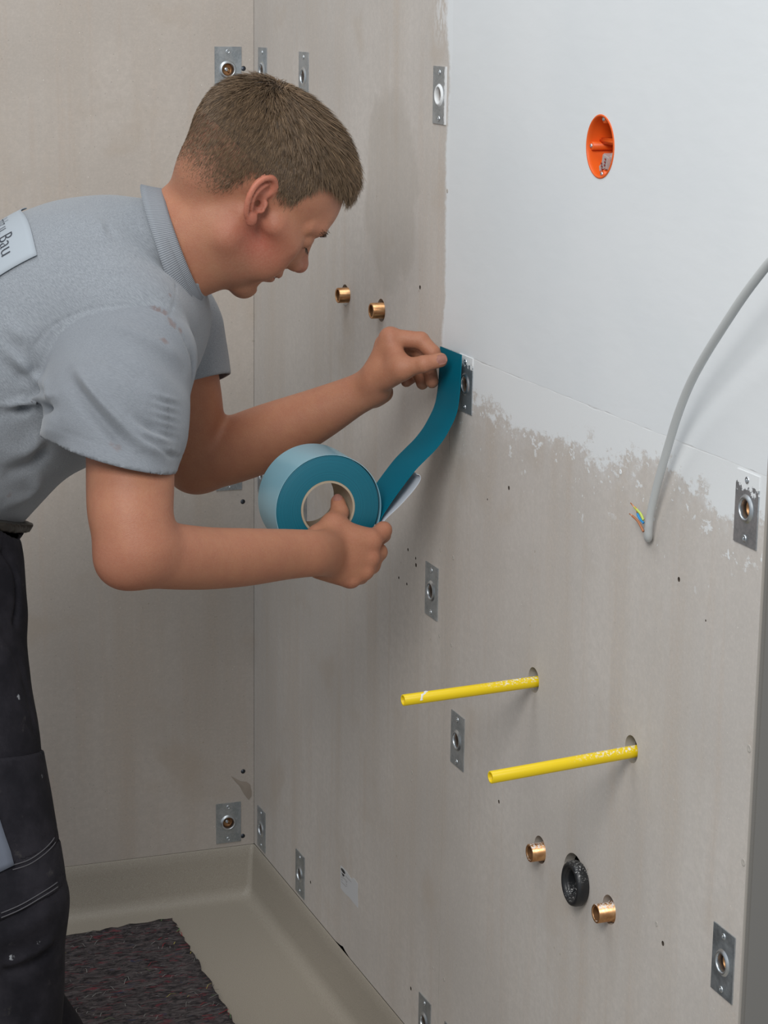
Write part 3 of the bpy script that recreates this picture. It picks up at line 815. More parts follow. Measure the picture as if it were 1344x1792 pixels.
def ell(c, R, A=None, k=.01, sub=False):
    c = np.asarray(c, float); R = np.asarray(R, float); A = np.eye(3) if A is None else np.asarray(A)
    def f(P):
        q = (P-c) @ A.T; k0 = np.linalg.norm(q/R, axis=1); k1 = np.linalg.norm(q/R**2, axis=1)+1e-9
        return k0*(k0-1)/k1
    return Pr(f, c, R.max(), k, sub)


def ecap(a, b, ra, rb, wdir, fl, k=.01):
    """capsule whose section is flattened by factor fl along wdir's perpendicular (thickness = r*fl)"""
    a = np.asarray(a, float); b = np.asarray(b, float); ax = nz(b-a); w = nz(wdir-ax*(np.asarray(wdir) @ ax)); n_ = np.cross(ax, w); L = np.linalg.norm(b-a)
    def f(P):
        q = P-a; t = q @ ax; tc = np.clip(t/L, 0, 1); r = ra+(rb-ra)*tc
        e = np.stack([t-tc*L, q @ w, (q @ n_)/fl], 1); return (np.linalg.norm(e, axis=1)-r)*min(1, (1+fl)/2)
    return Pr(f, (a+b)/2, L/2+max(ra, rb), k)


def chain(P, R, k=.006, n_=None, fl=None, sm=6):
    P = catmull(P, sm); R = catmull([np.array([x]) for x in R], sm)[:, 0]; m = len(P)
    FL = np.ones(m) if fl is None else catmull([np.array([x]) for x in fl], sm)[:, 0]; c = P.mean(0)
    def f(X):
        d = np.full(len(X), BIG)
        xc = X.mean(0); xr = np.abs(X-xc).max()*1.8; dl = np.array([np.linalg.norm(xc-(P[i]+P[i+1])/2)-np.linalg.norm(P[i+1]-P[i])/2-R[i] for i in range(m-1)])
        for i in range(m-1):
            if len(X) > 1000 and xr < .06 and dl[i] > max(dl.min(), 0)+xr*2+.02: continue
            a = P[i]; ab = P[i+1]-a; t = np.clip((X-a) @ ab/(ab @ ab), 0, 1); e = X-a-t[:, None]*ab
            q2 = (e*e).sum(1)
            if fl is not None:
                g = FL[i]+(FL[i+1]-FL[i])*t; nn_ = nz(n_-ab*(ab @ n_)/(ab @ ab)); q2 = q2+(e @ nn_)**2*(1/g**2-1)
            d = np.minimum(d, np.sqrt(q2)-(R[i]+(R[i+1]-R[i])*t))
        return d
    return Pr(f, c, max(np.linalg.norm(p-c)+r for p, r in zip(P, R)), k)


class Grp:
    def __init__(s, prims, k=.01):
        s.p, s.k = prims, k
        add = [q for q in prims if not q.sub]
        lo = np.min([q.c-q.r for q in add], 0); hi = np.max([q.c+q.r for q in add], 0); s.lo, s.hi = lo, hi
        s.c = (lo+hi)/2; s.r = np.linalg.norm(hi-lo)/2
    def __call__(s, P, cc=None, cr=0):
        d = np.full(len(P), BIG)
        for q in s.p:
            if cc is not None and np.linalg.norm(cc-q.c)-cr-q.r-q.k*1.5 > .012: continue
            v = q.f(P)
            d = smax(d, -v, q.k) if q.sub else smin(d, v, q.k)
        return d


class Sdf:
    def __init__(s, groups): s.g = groups; s.lo = np.min([g.lo for g in groups], 0)-.02; s.hi = np.max([g.hi for g in groups], 0)+.02
    def __call__(s, P, cc=None, cr=0):
        d = np.full(len(P), BIG)
        for g in s.g:
            if cc is not None and np.linalg.norm(cc-g.c)-cr-g.r > .03: continue
            d = smin(d, g(P, cc, cr), g.k)
        return d


def surf(sdf, h, lo=None, hi=None, n=20):
    """surface nets on a sparse set of blocks"""
    lo = sdf.lo if lo is None else lo; hi = sdf.hi if hi is None else hi
    nb = np.ceil((hi-lo)/(h*n)).astype(int)+1; B = np.stack(np.meshgrid(*[np.arange(k) for k in nb], indexing='ij'), -1).reshape(-1, 3)
    ctr = lo+(B+.5)*n*h; rad = n*h*.88
    d0 = sdf(ctr); B = B[np.abs(d0) < rad*1.6+.02]; ctr = lo+(B+.5)*n*h
    S = (nb*n+4); ax = np.arange(n+2); I = np.stack(np.meshgrid(ax, ax, ax, indexing='ij'), -1).reshape(-1, 3)
    corners = [(i, j, k) for i in (0, 1) for j in (0, 1) for k in (0, 1)]
    VID, VP, QS = [], [], []
    def key(g): return (g[..., 0]+1)*(S[1]*S[2])+(g[..., 1]+1)*S[2]+(g[..., 2]+1)
    for b, c_ in zip(B, ctr):
        base = b*n; P = lo+(base+I)*h
        D = sdf(P, c_, n*h*.98).reshape(n+2, n+2, n+2)
        s_ = D < 0; blk = s_[:n+1, :n+1, :n+1]
        if s_.all() or not s_.any(): continue
        # cell vertices for cells 0..n-1
        ins = sum(s_[i:n+i, j:n+j, k:n+k].astype(np.int8) for i, j, k in corners); act = (ins > 0) & (ins < 8)
        ci = np.argwhere(act)
        if len(ci):
            acc = np.zeros((len(ci), 3)); cnt = np.zeros(len(ci))
            for e in range(3):
                for u_ in (0, 1):
                    for v_ in (0, 1):
                        o_ = [0, 0, 0]; o_[(e+1) % 3] = u_; o_[(e+2) % 3] = v_; p_ = ci+o_; q_ = p_.copy(); q_[:, e] += 1
                        da = D[tuple(p_.T)]; db = D[tuple(q_.T)]; m_ = (da < 0) != (db < 0)
                        t = np.where(m_, da/np.where(m_, da-db, 1), 0); pt = p_.astype(float); pt[:, e] += t
                        acc += pt*m_[:, None]; cnt += m_
            VID.append(key(ci+base)); VP.append(lo+(acc/cnt[:, None]+base)*h)
        for e in range(3):
            a_ = [slice(0, n)]*3; b_ = [slice(0, n)]*3; b_[e] = slice(1, n+1)
            A_ = s_[tuple(a_)]; Bb = s_[tuple(b_)]; f_ = np.argwhere(A_ != Bb)
            if len(f_) == 0: continue
            sg = A_[tuple(f_.T)]; g = f_+base; u_ = np.zeros(3, int); v_ = np.zeros(3, int); u_[(e+1) % 3] = 1; v_[(e+2) % 3] = 1
            q = np.stack([key(g-u_-v_), key(g-v_), key(g), key(g-u_)], 1); q[~sg] = q[~sg][:, ::-1]; QS.append(q)
    VID = np.concatenate(VID); VP = np.concatenate(VP); Q = np.concatenate(QS); o_ = np.argsort(VID); VID = VID[o_]; VP = VP[o_]
    ix = np.searchsorted(VID, Q); ix = np.clip(ix, 0, len(VID)-1); ok = (VID[ix] == Q).all(1)
    return VP, ix[ok]


def grad(sdf, P, e=.0012):
    g = np.stack([sdf(P+d)-sdf(P-d) for d in np.eye(3)*e], 1); return g/(np.linalg.norm(g, axis=1)[:, None]+1e-12)


def hit(sdf, x, y, Z=1.9):
    for _ in range(90):
        d = sdf(PT(x, y, Z)[None])[0]
        if d < .0003: break
        Z += d*.8
        if Z > 4: return None
    return PT(x, y, Z)


def compact(V, Q, keep):
    Q = Q[keep]; u_, inv = np.unique(Q, return_inverse=True); return V[u_], inv.reshape(Q.shape)


# ------------------------------------------------------------------ the worker: skeleton
# head frame
ps = math.radians(19)
FWh = nz(RAY(470, 330)); RTh = nz(RT-FWh*(RT @ FWh)); UPh = nz(np.cross(RTh, FWh))
F0 = nz(RTh-UPh); HU = nz(RTh+UPh)
HF = math.cos(ps)*F0+math.sin(ps)*FWh; HL = math.cos(ps)*FWh-math.sin(ps)*F0
EAR = PT(453, 358, 2.49); HO = EAR+.072*HL
HA = np.stack([HF, HU, HL])


def h3(f_, u_, l_): return HO+(f_*HF+u_*HU+l_*HL)/1000.


def hs(f_, u_, l_, r, k=8, sub=False): return ell(h3(f_, u_, l_), [r/1000.]*3, None, k/1000., sub)
def he(f_, u_, l_, R, k=10, sub=False, A=None): return ell(h3(f_, u_, l_), np.array(R)/1000., HA if A is None else A, k/1000., sub)
def hc(a, b, r1, r2=None, k=8, sub=False): return cap(h3(*a), h3(*b), r1/1000., (r1 if r2 is None else r2)/1000., k/1000., sub)


head = [he(-8, 44, 0, (98, 75, 75)), he(28, 46, 0, (66, 65, 62), 20), he(-44, -14, 0, (39, 44, 46), 24), he(48, -8, 0, (44, 62, 52), 22),
        he(80, 34, 0, (16, 26, 44), 18)]
for s in (-1, 1):
    head += [hc((2, -22, 50*s), (10, -52, 46*s), 10, 11, 20), hc((10, -52, 46*s), (70, -80, 16*s), 11, 12, 18),
             hc((66, -8, 44*s), (36, -4, 60*s), 15, 12, 18), he(62, -38, 36*s, (26, 30, 20), 20),
             hc((94, 27, 10*s), (84, 29, 38*s), 7, 6, 9), hc((84, 29, 38*s), (70, 22, 50*s), 6, 6, 9)]
head += [he(80, -82, 0, (16, 14, 18), 14), hc((75, -60, 0), (84, -48, 0), 22, 18, 16)]
for s in (-1, 1): head += [he(97, 9, 31*s, (12, 12, 15), 10, True), he(79, 9, 31*s, (14.5, 14, 16), 4)]
head += [he(86, -16, 0, (17, 24, 24), 12), hc((88, 6, 9), (99, -18, 10), 7, 7, 8), hc((88, 6, -9), (99, -18, -10), 7, 7, 8), hc((90, 20, 0), (98, 6, 0), 8, 7, 9), hc((98, 6, 0), (110, -14, 0), 7, 9, 6), he(111.5, -17, 0, (11.5, 10.5, 11.5), 5),
         he(103, -21, -12, (10, 8.5, 7), 4), he(103, -21, 12, (10, 8.5, 7), 4),
         he(108, -29, -7, (6, 3.5, 3.5), 2, True), he(108, -29, 7, (6, 3.5, 3.5), 2, True)]
# lips and mouth line
head += [he(92, -42, 0, (13, 8.5, 20), 6), he(95.5, -42.5, 0, (9, 5, 17), 3), he(92, -52.5, 0, (10, 5.6, 17), 3), he(99, -47.6, 0, (13, 1.4, 21), 1.5, True),
         he(91, -66, 0, (10, 5, 16), 8, True)]
# near and far ear
for s in (-1, 1):
    th_ = math.radians(24); ea = math.cos(th_)*HU-math.sin(th_)*HF; eb = math.cos(th_)*HF+math.sin(th_)*HU
    lat = HL*s; flare = math.radians(24)
    eb2 = nz(eb*math.cos(flare)-lat*math.sin(flare)); en = nz(lat*math.cos(flare)+eb*math.sin(flare))
    ec = h3(-6, 3, 76*s); EA = np.stack([ea, eb2, en])

    def ep(a, b, n_): return ec+(ea*a+eb2*b+en*n_)/1000.
    pts = []
    for t in np.radians([-62, -90, -118, -145, -172, -200, -228, -255, -282, -310, -338]):
        # going from lobe front, round the back over the top to the front root
        pass
    rim = [(-26, 4, 0), (-20, -9, 2), (-9, -15, 3.5), (4, -17, 4), (17, -14, 4), (26, -5, 3.5), (28, 5, 3), (23, 13, 2), (13, 14.5, 0), (5, 10, -3)]
    rimc = catmull([ep(*q) for q in rim], 3)
    ears = [ell(ep(2, -1, -3), [.026, .0145, .0045], EA, .004)]
    ears += [cap(rimc[i], rimc[i+1], .0031, k=.0018) for i in range(len(rimc)-1)]
    anti = catmull([ep(-12, -5, 1), ep(-2, -9.5, 2), ep(8, -8, 2), ep(16, -2, 1.2), ep(19, 5, .5)], 3)
    ears += [cap(anti[i], anti[i+1], .0028, k=.002) for i in range(len(anti)-1)]
    ears += [ell(ep(-23, 1, 1), [.0085, .0075, .0042], EA, .004), cap(ep(-10, 9, 1.5), ep(-2, 12, .5), .0040, .0036, .003)]
    ears += [ell(ep(-3, 2.5, 2.5), [.011, .0075, .0065], EA, .002, True), cap(ep(-5, 4, 0), ep(-4, 7, -10), .0036, .003, .001, True), ell(ep(12, 6.5, 3), [.007, .005, .004], EA, .002, True)]
    g_ear = Grp(ears, .0022)
    if s == -1: earN = g_ear; ECn = ec
    else: earF = g_ear
G_head = Grp(head, .012)

# neck and torso
NKb, NKt = PT(250, 472, 2.60), PT(392, 398, 2.59)
NS, FS = PT(238, 600, 2.47), PT(305, 575, 2.74)
TA = nz(RT*.707+UP*.707); NA = nz(RT*.707-UP*.707); TM = np.stack([TA, NA, FW])
neck = [cap(PT(240, 478, 2.59), PT(385, 396, 2.562), .0575, .057, .02), cap(PT(330, 468, 2.57), PT(400, 452, 2.562), .033, .030, .02), cap(PT(293, 428, 2.58), PT(358, 362, 2.562), .050, .048, .02), cap(PT(235, 475, 2.585), NS, .048, .040, .02)]
torso = [ell(PT(125, 585, 2.61), [.145, .125, .150], TM, .03), cap(NS, FS, .045, .045, .03), ell(PT(0, 668, 2.61), [.20, .115, .14], TM, .04), ell(PT(-120, 800, 2.61), [.14, .12, .155], TM, .04)]
G_torso = Grp(torso+neck, .013)
# arms
NE, NW = PT(232, 965, 2.40), PT(548, 969, 2.60)
FE, FWR = PT(338, 812, 2.88), PT(640, 684, 2.765)


yo_ = lambda x, y, o_: CAM+RAY(x, y)*(-.8942-o_-CAM[1])/RAY(x, y)[1]
nar = [chain([NS, PT(228, 720, 2.44), PT(228, 830, 2.42), PT(229, 905, 2.405), PT(244, 958, 2.402)], [.041, .047, .0485, .0465, .042], .006)]
nar += [chain([PT(236, 962, 2.402), PT(290, 972, 2.43), PT(360, 977, 2.475), PT(430, 975, 2.52), PT(500, 970, 2.567), PT(552, 968, 2.60), yo_(585, 968, .028)], [.040, .0375, .0355, .0335, .0300, .0282, .0290], .012, FW, [1, 1, 1, .95, .88, .76, .62])]
nar += [ell(PT(212, 983, 2.405), [.027, .027, .027], None, .020)]
G_near = Grp(nar, .012)
far_ = [chain([FS, PT(325, 705, 2.81), PT(332, 770, 2.85), PT(345, 808, 2.868)], [.046, .047, .045, .042], .006),
        chain([PT(342, 806, 2.868), PT(400, 790, 2.85), PT(470, 764, 2.828), PT(550, 728, 2.797), PT(615, 695, 2.773), PT(652, 677, 2.760)], [.041, .0430, .0425, .0345, .0265, .0245], .010, FW, [1, 1, 1, .95, .9, .85])]
G_far = Grp(far_, .012)
# near hand: grips the roll from the front, thumb through the core
RB = lambda a, rho, y: RC*[1, 0, 1]+np.array([rho*math.cos(math.radians(a)), y, rho*math.sin(math.radians(a))])


def yo(x, y, o_): d = RAY(x, y); return CAM+d*(YN-o_-CAM[1])/d[1]


mI, mM, mR, mP = yo(648, 947, .024), yo(645, 975, .026), yo(636, 998, .026), yo(613, 1013, .025)
wr4 = [yo(556, 948, .030), yo(556, 962, .030), yo(557, 978, .029), yo(558, 992, .028)]
hand = []
for w_, m_, ra, rb in zip(wr4, (mI, mM, mR, mP), (.0165, .0165, .0165, .0150), (.0135, .0132, .0128, .0118)):
    hand.append(cap(w_, m_, ra, rb, .009))
hand += [ell(yo(600, 968, .022), [.034, .017, .026], None, .012)]
for m_, r_ in ((mI, .0128), (mM, .0126), (mR, .0120), (mP, .0112)): hand.append(ell(m_+[0, -.002, 0], [r_]*3, None, .004))
# thumb
hand += [cap(yo(565, 940, .026), yo(583, 918, .016), .0175, .0135, .012), cap(yo(583, 918, .016), yo(594, 897, -.002), .0128, .0112, .005), cap(yo(594, 897, -.002), yo(591, 876, -.014), .0108, .0092, .003),
         cap(yo(583, 920, .018), yo(640, 942, .022), .011, .0105, .012)]
fing = [[mI, yo(672, 927, .012), yo(672, 937, -.014), yo(655, 950, -.030)],
        [mM, yo(664, 966, .010), yo(662, 972, -.016), yo(644, 975, -.032)],
        [mR, yo(652, 990, .010), yo(648, 992, -.016), yo(630, 988, -.032)],
        [mP, yo(632, 1010, .012), yo(628, 1012, -.012), yo(612, 1003, -.026)]]
G_nh = Grp(hand, .008)
G_nf = []
for fg, r0 in zip(fing, (.0106, .0104, .0100, .0090)):
    pr = [cap(fg[0], fg[1], r0*1.12, r0, .003), ell(fg[1], [r0*1.04]*3, None, .002), cap(fg[1], fg[2], r0*.98, r0*.92, .003), cap(fg[2], fg[3], r0*.92, r0*.80, .003)]
    G_nf.append(Grp(pr, .0032))
# far hand: pinches the end of the strip against the wall
q = lambda x, y, Z: PT(x, y, Z)
fmI, fmM, fmR, fmP = q(683, 591, 2.735), q(674, 603, 2.762), q(669, 617, 2.785), q(667, 634, 2.803)
fw4 = [q(645, 672, 2.752), q(647, 678, 2.765), q(649, 684, 2.778), q(651, 692, 2.790)]
fh = []
for w_, m_ in zip(fw4, (fmI, fmM, fmR, fmP)): fh.append(cap(w_, m_, .0155, .0122, .010))
fh += [cap(q(662, 664, 2.745), q(703, 645, 2.715), .0185, .0150, .012), cap(q(655, 694, 2.79), q(672, 688, 2.79), .0130, .0125, .010), cap(q(683, 595, 2.737), q(700, 640, 2.718), .0105, .012, .012)]
for m_ in (fmI, fmM, fmR, fmP): fh.append(ell(m_, [.0122]*3, None, .005))
fh += [cap(q(703, 645, 2.715), q(742, 637, 2.700), .0125, .0100, .006), ell(q(741, 637, 2.700), [.0103]*3, None, .002), cap(q(742, 637, 2.700), q(771, 630, 2.703), .0098, .0090, .003)]
G_fh = Grp(fh, .008)
ff = [([fmI, q(736, 596, 2.733), q(757, 617, 2.728), q(765, 632, 2.728)], .0108),
      ([fmM, q(728, 610, 2.765), q(750, 641, 2.757), q(756, 668, 2.748)], .0104),
      ([fmR, q(716, 620, 2.787), q(734, 650, 2.782), q(739, 671, 2.772)], .0100),
      ([fmP, q(705, 640, 2.800), q(722, 659, 2.795), q(711, 668, 2.780)], .0088)]
G_ff = []
for fg, r0 in ff:
    G_ff.append(Grp([cap(fg[0], fg[1], r0*1.08, r0, .003), ell(fg[1], [r0*1.03]*3, None, .002), cap(fg[1], fg[2], r0*.97, r0*.90, .002), cap(fg[2], fg[3], r0*.90, r0*.80, .002)], .0028))

body_sdf = Sdf([G_head, earN, earF, G_torso, G_near, G_far, G_nh]+G_nf+[G_fh]+G_ff)
V, Q = surf(body_sdf, HB)


def relax(V, Q, w, it):
    E_ = np.unique(np.sort(np.concatenate([Q[:, [0, 1]], Q[:, [1, 2]], Q[:, [2, 3]], Q[:, [3, 0]]]), 1), axis=0); n_ = len(V)
    cnt = np.bincount(E_.ravel(), minlength=n_)[:, None]
    for _ in range(it):
        s_ = np.stack([np.bincount(E_[:, 0], V[E_[:, 1], k], n_)+np.bincount(E_[:, 1], V[E_[:, 0], k], n_) for k in range(3)], 1)
        V = V+(s_/np.maximum(cnt, 1)-V)*w[:, None]
    return V


hd_ = np.linalg.norm(V-h3(10, 0, 0), axis=1); hn_ = np.linalg.norm(V-yo(600, 950, .02), axis=1); hf_ = np.linalg.norm(V-PT(715, 630, 2.74), axis=1)
wr_ = np.clip((hd_-.125)/.03, 0, 1)*np.clip((hn_-.050)/.02, 0, 1)*np.clip((hf_-.058)/.02, 0, 1)
V = relax(V, Q, wr_*.6, 26); V = relax(V, Q, (1-wr_)*.25, 1)
person = empty('person', (PT(-110, 900, 2.6)[0], PT(-110, 900, 2.6)[1], ZF), 'person in grey polo shirt and dark work trousers bending over, pressing tape on the wall', 'person')
M_SKIN, nt, p = mat('skin', (.40, .19, .12), .5, spec=.35, sss=.10); n = N(nt); P_ = n.pos()
vc = n.attr('tint'); nf = n.noise(P_, 55, 4, .6); nn2 = n.noise(P_, 400, 3, .6)
c_ = n.mix(n.ramp(nf, .3, .7, 0, .42), vc, (.36, .135, .085)); c_ = n.mix(n.ramp(nn2, .35, .7, 0, .16), c_, (.50, .27, .18))
nt.links.new(c_, p.inputs['Base Color'])
nt.links.new(n.bump(n.math('ADD', n.vor(P_, 1100), n.math('MULTIPLY', n.noise(P_, 120, 3, .6), 1.5)), .28, .0007), p.inputs['Normal'])
body = from_arr('body', V, Q, M_SKIN, person)
del_eps = 0
# tint: redness of ear, cheek, nose, lips, knuckles, elbow; stubble; cropped sides of the head
L = (V-HO) @ HA.T*1000; f_, u_, l_ = L.T
col = np.tile(np.array([.42, .185, .105]), (len(V), 1))


def blend(col, w, c): return col*(1-w[:, None])+np.asarray(c)*w[:, None]


def blob(cf, cu, cl, r, P=None): return np.clip(1.2-np.sqrt(((f_-cf)/r[0])**2+((u_-cu)/r[1])**2+((l_-cl)/r[2])**2), 0, 1)


inhead = (np.linalg.norm(L-[0, 10, 0], axis=1) < 170)
for s in (-1, 1): col = blend(col, .8*inhead*blob(36, -36, 55*s, (50, 44, 48)), (.37, .085, .060))
col = blend(col, .85*inhead*blob(112, -20, 0, (18, 16, 18)), (.38, .13, .10))
col = blend(col, inhead*.8*blob(97, -47, 0, (16, 9, 20)), (.32, .10, .08))
dn = earN(V); df = earF(V); col = blend(col, np.clip(1-np.minimum(dn, df)/.004, 0, 1)*.7, (.50, .15, .10))
hole_ = np.clip(1.25-np.linalg.norm(V-(ECn+(HU*-4+HF*5)/1000.), axis=1)/.0075, 0, 1); col = blend(col, hole_*.7, (.13, .03, .02))
stub = inhead*np.clip(1.3-np.sqrt(((f_-48)/50)**2+((u_+72)/34)**2), 0, 1)*np.clip((40-u_*0-abs(f_-40)*0)/40, 0, 1)
col = blend(col, np.clip(stub, 0, 1)*.58, (.25, .135, .08))
eyes = inhead*np.maximum(blob(88, 10, -31, (9, 5, 14)), blob(88, 10, 31, (9, 5, 14))); col = blend(col, eyes*.3, (.25, .11, .07))


def hairline(f_, u_, l_):
    """0..1 how much hair grows here (head frame, millimetres)"""
    al = np.abs(l_)
    top = np.clip((u_-(78-.18*np.clip(al-10, 0, 60)))/8, 0, 1)*np.clip((96-f_)/8, 0, 1)
    side = np.clip((34+np.clip((u_-10)*.05, 0, 6)-f_)/9, 0, 1)*np.clip((u_-12)/16, 0, 1)*np.clip((u_+6-.2*f_)/34, .25, 1)
    temple = np.clip((u_-66-(f_-34)*.45)/8, 0, 1)*np.clip((78-f_)/8, 0, 1)
    back = np.clip((-24-f_)/12, 0, 1)*np.clip((u_+66+np.clip(-f_-60, 0, 40)*.1)/52, 0, 1)**.8*np.clip(((-26-f_)*1.6+u_+44)/40, 0, 1)
    return np.clip(np.maximum.reduce([top, side, temple, back]), 0, 1)


hm = hairline(f_, u_, l_)*inhead*(np.minimum(dn, df) > .001)
dens = np.clip((u_+20)/60, 0, 1)*.40+.55
col = blend(col, hm*dens*np.clip((u_+62)/50, .5, 1), (.085, .050, .031))
# knuckles, elbows, forearms
for c0, r0, w0 in ((mI, .018, .55), (mM, .018, .55), (mR, .017, .5), (mP, .017, .5), (fing[0][1], .014, .5), (fmI, .018, .4), (PT(200, 990, 2.40), .05, .5), (PT(280, 960, 2.40), .07, .25)):
    w = np.clip(1.1-np.linalg.norm(V-c0, axis=1)/r0, 0, 1)*w0; col = blend(col, w, (.37, .125, .085))
for c0, c1 in ((q(764, 630, 2.703), .010),):
    pass
vcol(body, 'tint', col)
# nails
def nail(c, ax, nrm, w, l):
    ax = nz(ax-nrm*(ax @ nrm)); sd = np.cross(ax, nrm); bm = bmesh.new(); g = {}
    for i in range(7):
        for j in range(7):
            a, b = (i/3-1), (j/3-1); rr_ = 1-.22*(abs(a)**3)*(abs(b)**2)
            pp = c+ax*a*l*rr_+sd*b*w*rr_-nrm*(b*b*w*.42+a*a*l*.10)
            g[i, j] = bm.verts.new(pp)
    for i in range(6):
        for j in range(6): bm.faces.new((g[i, j], g[i+1, j], g[i+1, j+1], g[i, j+1]))
    bmesh.ops.solidify(bm, geom=bm.faces[:], thickness=.0004)
    return from_bm('nail', bm, M_NAIL, body)


M_NAIL, nt, p = mat('nail', (.62, .31, .245), .4, spec=.35)
pt_ = hit(body_sdf, 773, 629)
g_ = grad(body_sdf, pt_[None])[0]; nail(pt_+g_*.0004, q(771, 630, 2.703)-q(742, 637, 2.70), g_, .0062, .0068)
pt_ = hit(body_sdf, 590.5, 870)
if pt_ is not None:
    g_ = grad(body_sdf, pt_[None])[0]; nail(pt_+g_*.0003, yo(591, 876, -.014)-yo(594, 897, -.002), g_, .0058, .0052)

# ------------------------------------------------------------------ hair
rh = np.random.default_rng(11)
skull = Sdf([G_head])


def onskull(D):
    o_ = h3(0, 40, 0); t = np.full(len(D), .105)
    for _ in range(12): t -= skull(o_+D*t[:, None])
    return o_+D*t[:, None]


ns = 120000
D = rh.normal(size=(ns, 3)); D /= np.linalg.norm(D, axis=1)[:, None]
Pk = onskull(D); Lk = (Pk-HO) @ HA.T*1000
hmk = hairline(*Lk.T); hmk = hmk**(1+.9*np.clip((60-Lk[:, 1])/40, 0, 1)); keep = (rh.random(ns) < hmk*(1-.35*np.clip((50-Lk[:, 1])/60, 0, 1))) & (np.minimum(earN(Pk), earF(Pk)) > .002)
Pk, Lk = Pk[keep], Lk[keep]; Nk = grad(skull, Pk)
fk, uk, lk = Lk.T
topw = np.clip((uk-38)/62, 0, 1)                       # long on top, cropped at the sides
topw = topw**1.3
leng = .0065+.0215*topw+.004*np.clip((fk-40)/40, 0, 1)*topw; leng *= rh.uniform(.75, 1.15, len(leng))
low = np.clip((uk+62)/75, .35, 1); leng *= low*(1-.15*np.clip((-10-fk)/40, 0, 1)*topw)
wh = np.array([-55., 108., -8.])
cd_ = Lk-wh; cd_[:, 2] *= .6; cd_ /= np.linalg.norm(cd_, axis=1)[:, None]+1e-6
cd_ = cd_+np.array([.9, -.15, .0])*topw[:, None]+np.array([.25, -1.0, 0])*(1-topw)[:, None]+rh.normal(0, .22, cd_.shape)
fq = np.array([[mn.noise(Vector(q_)*.045), mn.noise(Vector(q_)*.045+Vector((9, 3, 1))), mn.noise(Vector(q_)*.045+Vector((2, 7, 5)))] for q_ in Lk]); fq2 = np.array([[mn.noise(Vector(q_)*.22), mn.noise(Vector(q_)*.22+Vector((9, 3, 1))), mn.noise(Vector(q_)*.22+Vector((2, 7, 5)))] for q_ in Lk]); cd_ += fq*.5+fq2*.45; cw = cd_ @ HA; cw -= Nk*(cw*Nk).sum(1)[:, None]; cw /= np.linalg.norm(cw, axis=1)[:, None]
lift = (.50+(.36-.12*np.clip((-10-fk)/40, 0, 1))*topw+rh.normal(0, .08, len(topw)))
d1 = cw*np.cos(lift)[:, None]+Nk*np.sin(lift)[:, None]; d1 /= np.linalg.norm(d1, axis=1)[:, None]
bend = lift-.45-.30*topw
d2 = cw*np.cos(bend)[:, None]+Nk*np.sin(bend)[:, None]
side = np.cross(d1, Nk); side /= np.linalg.norm(side, axis=1)[:, None]; side = side*np.cos(.5)+Nk*np.sin(.5)*rh.choice([-1, 1], len(Nk))[:, None]
wd = .00018+.00020*topw
p0 = Pk-Nk*.0006; p1 = p0+d1*(leng*.5)[:, None]; p2 = p1+d2*(leng*.5)[:, None]
W_ = side*wd[:, None]
HV = np.stack([p0-W_, p0+W_, p1-W_*.9, p1+W_*.9, p2-W_*.25, p2+W_*.25], 1).reshape(-1, 3); m_ = len(p0)
b_ = np.arange(m_)[:, None]*6; HQ = np.concatenate([b_+[0, 1, 3, 2], b_+[2, 3, 5, 4]])
sh = rh.normal(0, 1, m_)+fq2[:, 0]*1.5; hc_ = np.array([.150, .096, .054])*(1+.28*sh)[:, None]; hc_ = np.clip(hc_, .02, 1)
hc_ = hc_*(1-.12*topw)[:, None]+np.array([.30, .20, .115])*(np.clip((fk-20)/60, 0, 1)*topw*.35)[:, None]
M_HAIR, nt, p = mat('hair', (.12, .08, .05), .55, spec=.35); nt.links.new(N(nt).attr('tint'), p.inputs['Base Color'])
hair = from_arr('hair', HV, HQ, M_HAIR, person); hair['kind'] = 'stuff'
vcol(hair, 'tint', np.repeat(hc_, 6, 0))
# under-layer so that the scalp is dense on top
Vc, Qc = surf(Sdf([Grp([he(-8, 46, 0, (97+3.0, 79+3.5, 75+2.0)), he(28, 48, 0, (66+5, 66+7, 62+3), 20)], 0)]), .003)
Lc = (Vc-HO) @ HA.T*1000; w_ = hairline(*Lc.T); tw = np.clip((Lc[:, 1]-15)/85, 0, 1)*w_
gN = grad(skull, Vc); dS = skull(Vc); Vc = Vc-gN*(dS-(tw*(.0075-.0030*np.clip((-10-Lc[:, 0])/40, 0, 1))-.0008))[:, None]
kp = (tw[Qc] > .02).all(1); Vc, Qc = compact(Vc, Qc, kp)
M_HAIRB, nt, p = mat('hair_under', (.11, .072, .045), .8); n = N(nt); nt.links.new(n.mix(n.ramp(n.noise(n.pos(), 500, 3, .7), .3, .7), (.055, .034, .021), (.12, .078, .048)), p.inputs['Base Color'])
from_arr('hair_underlayer', Vc, Qc, M_HAIRB, hair)
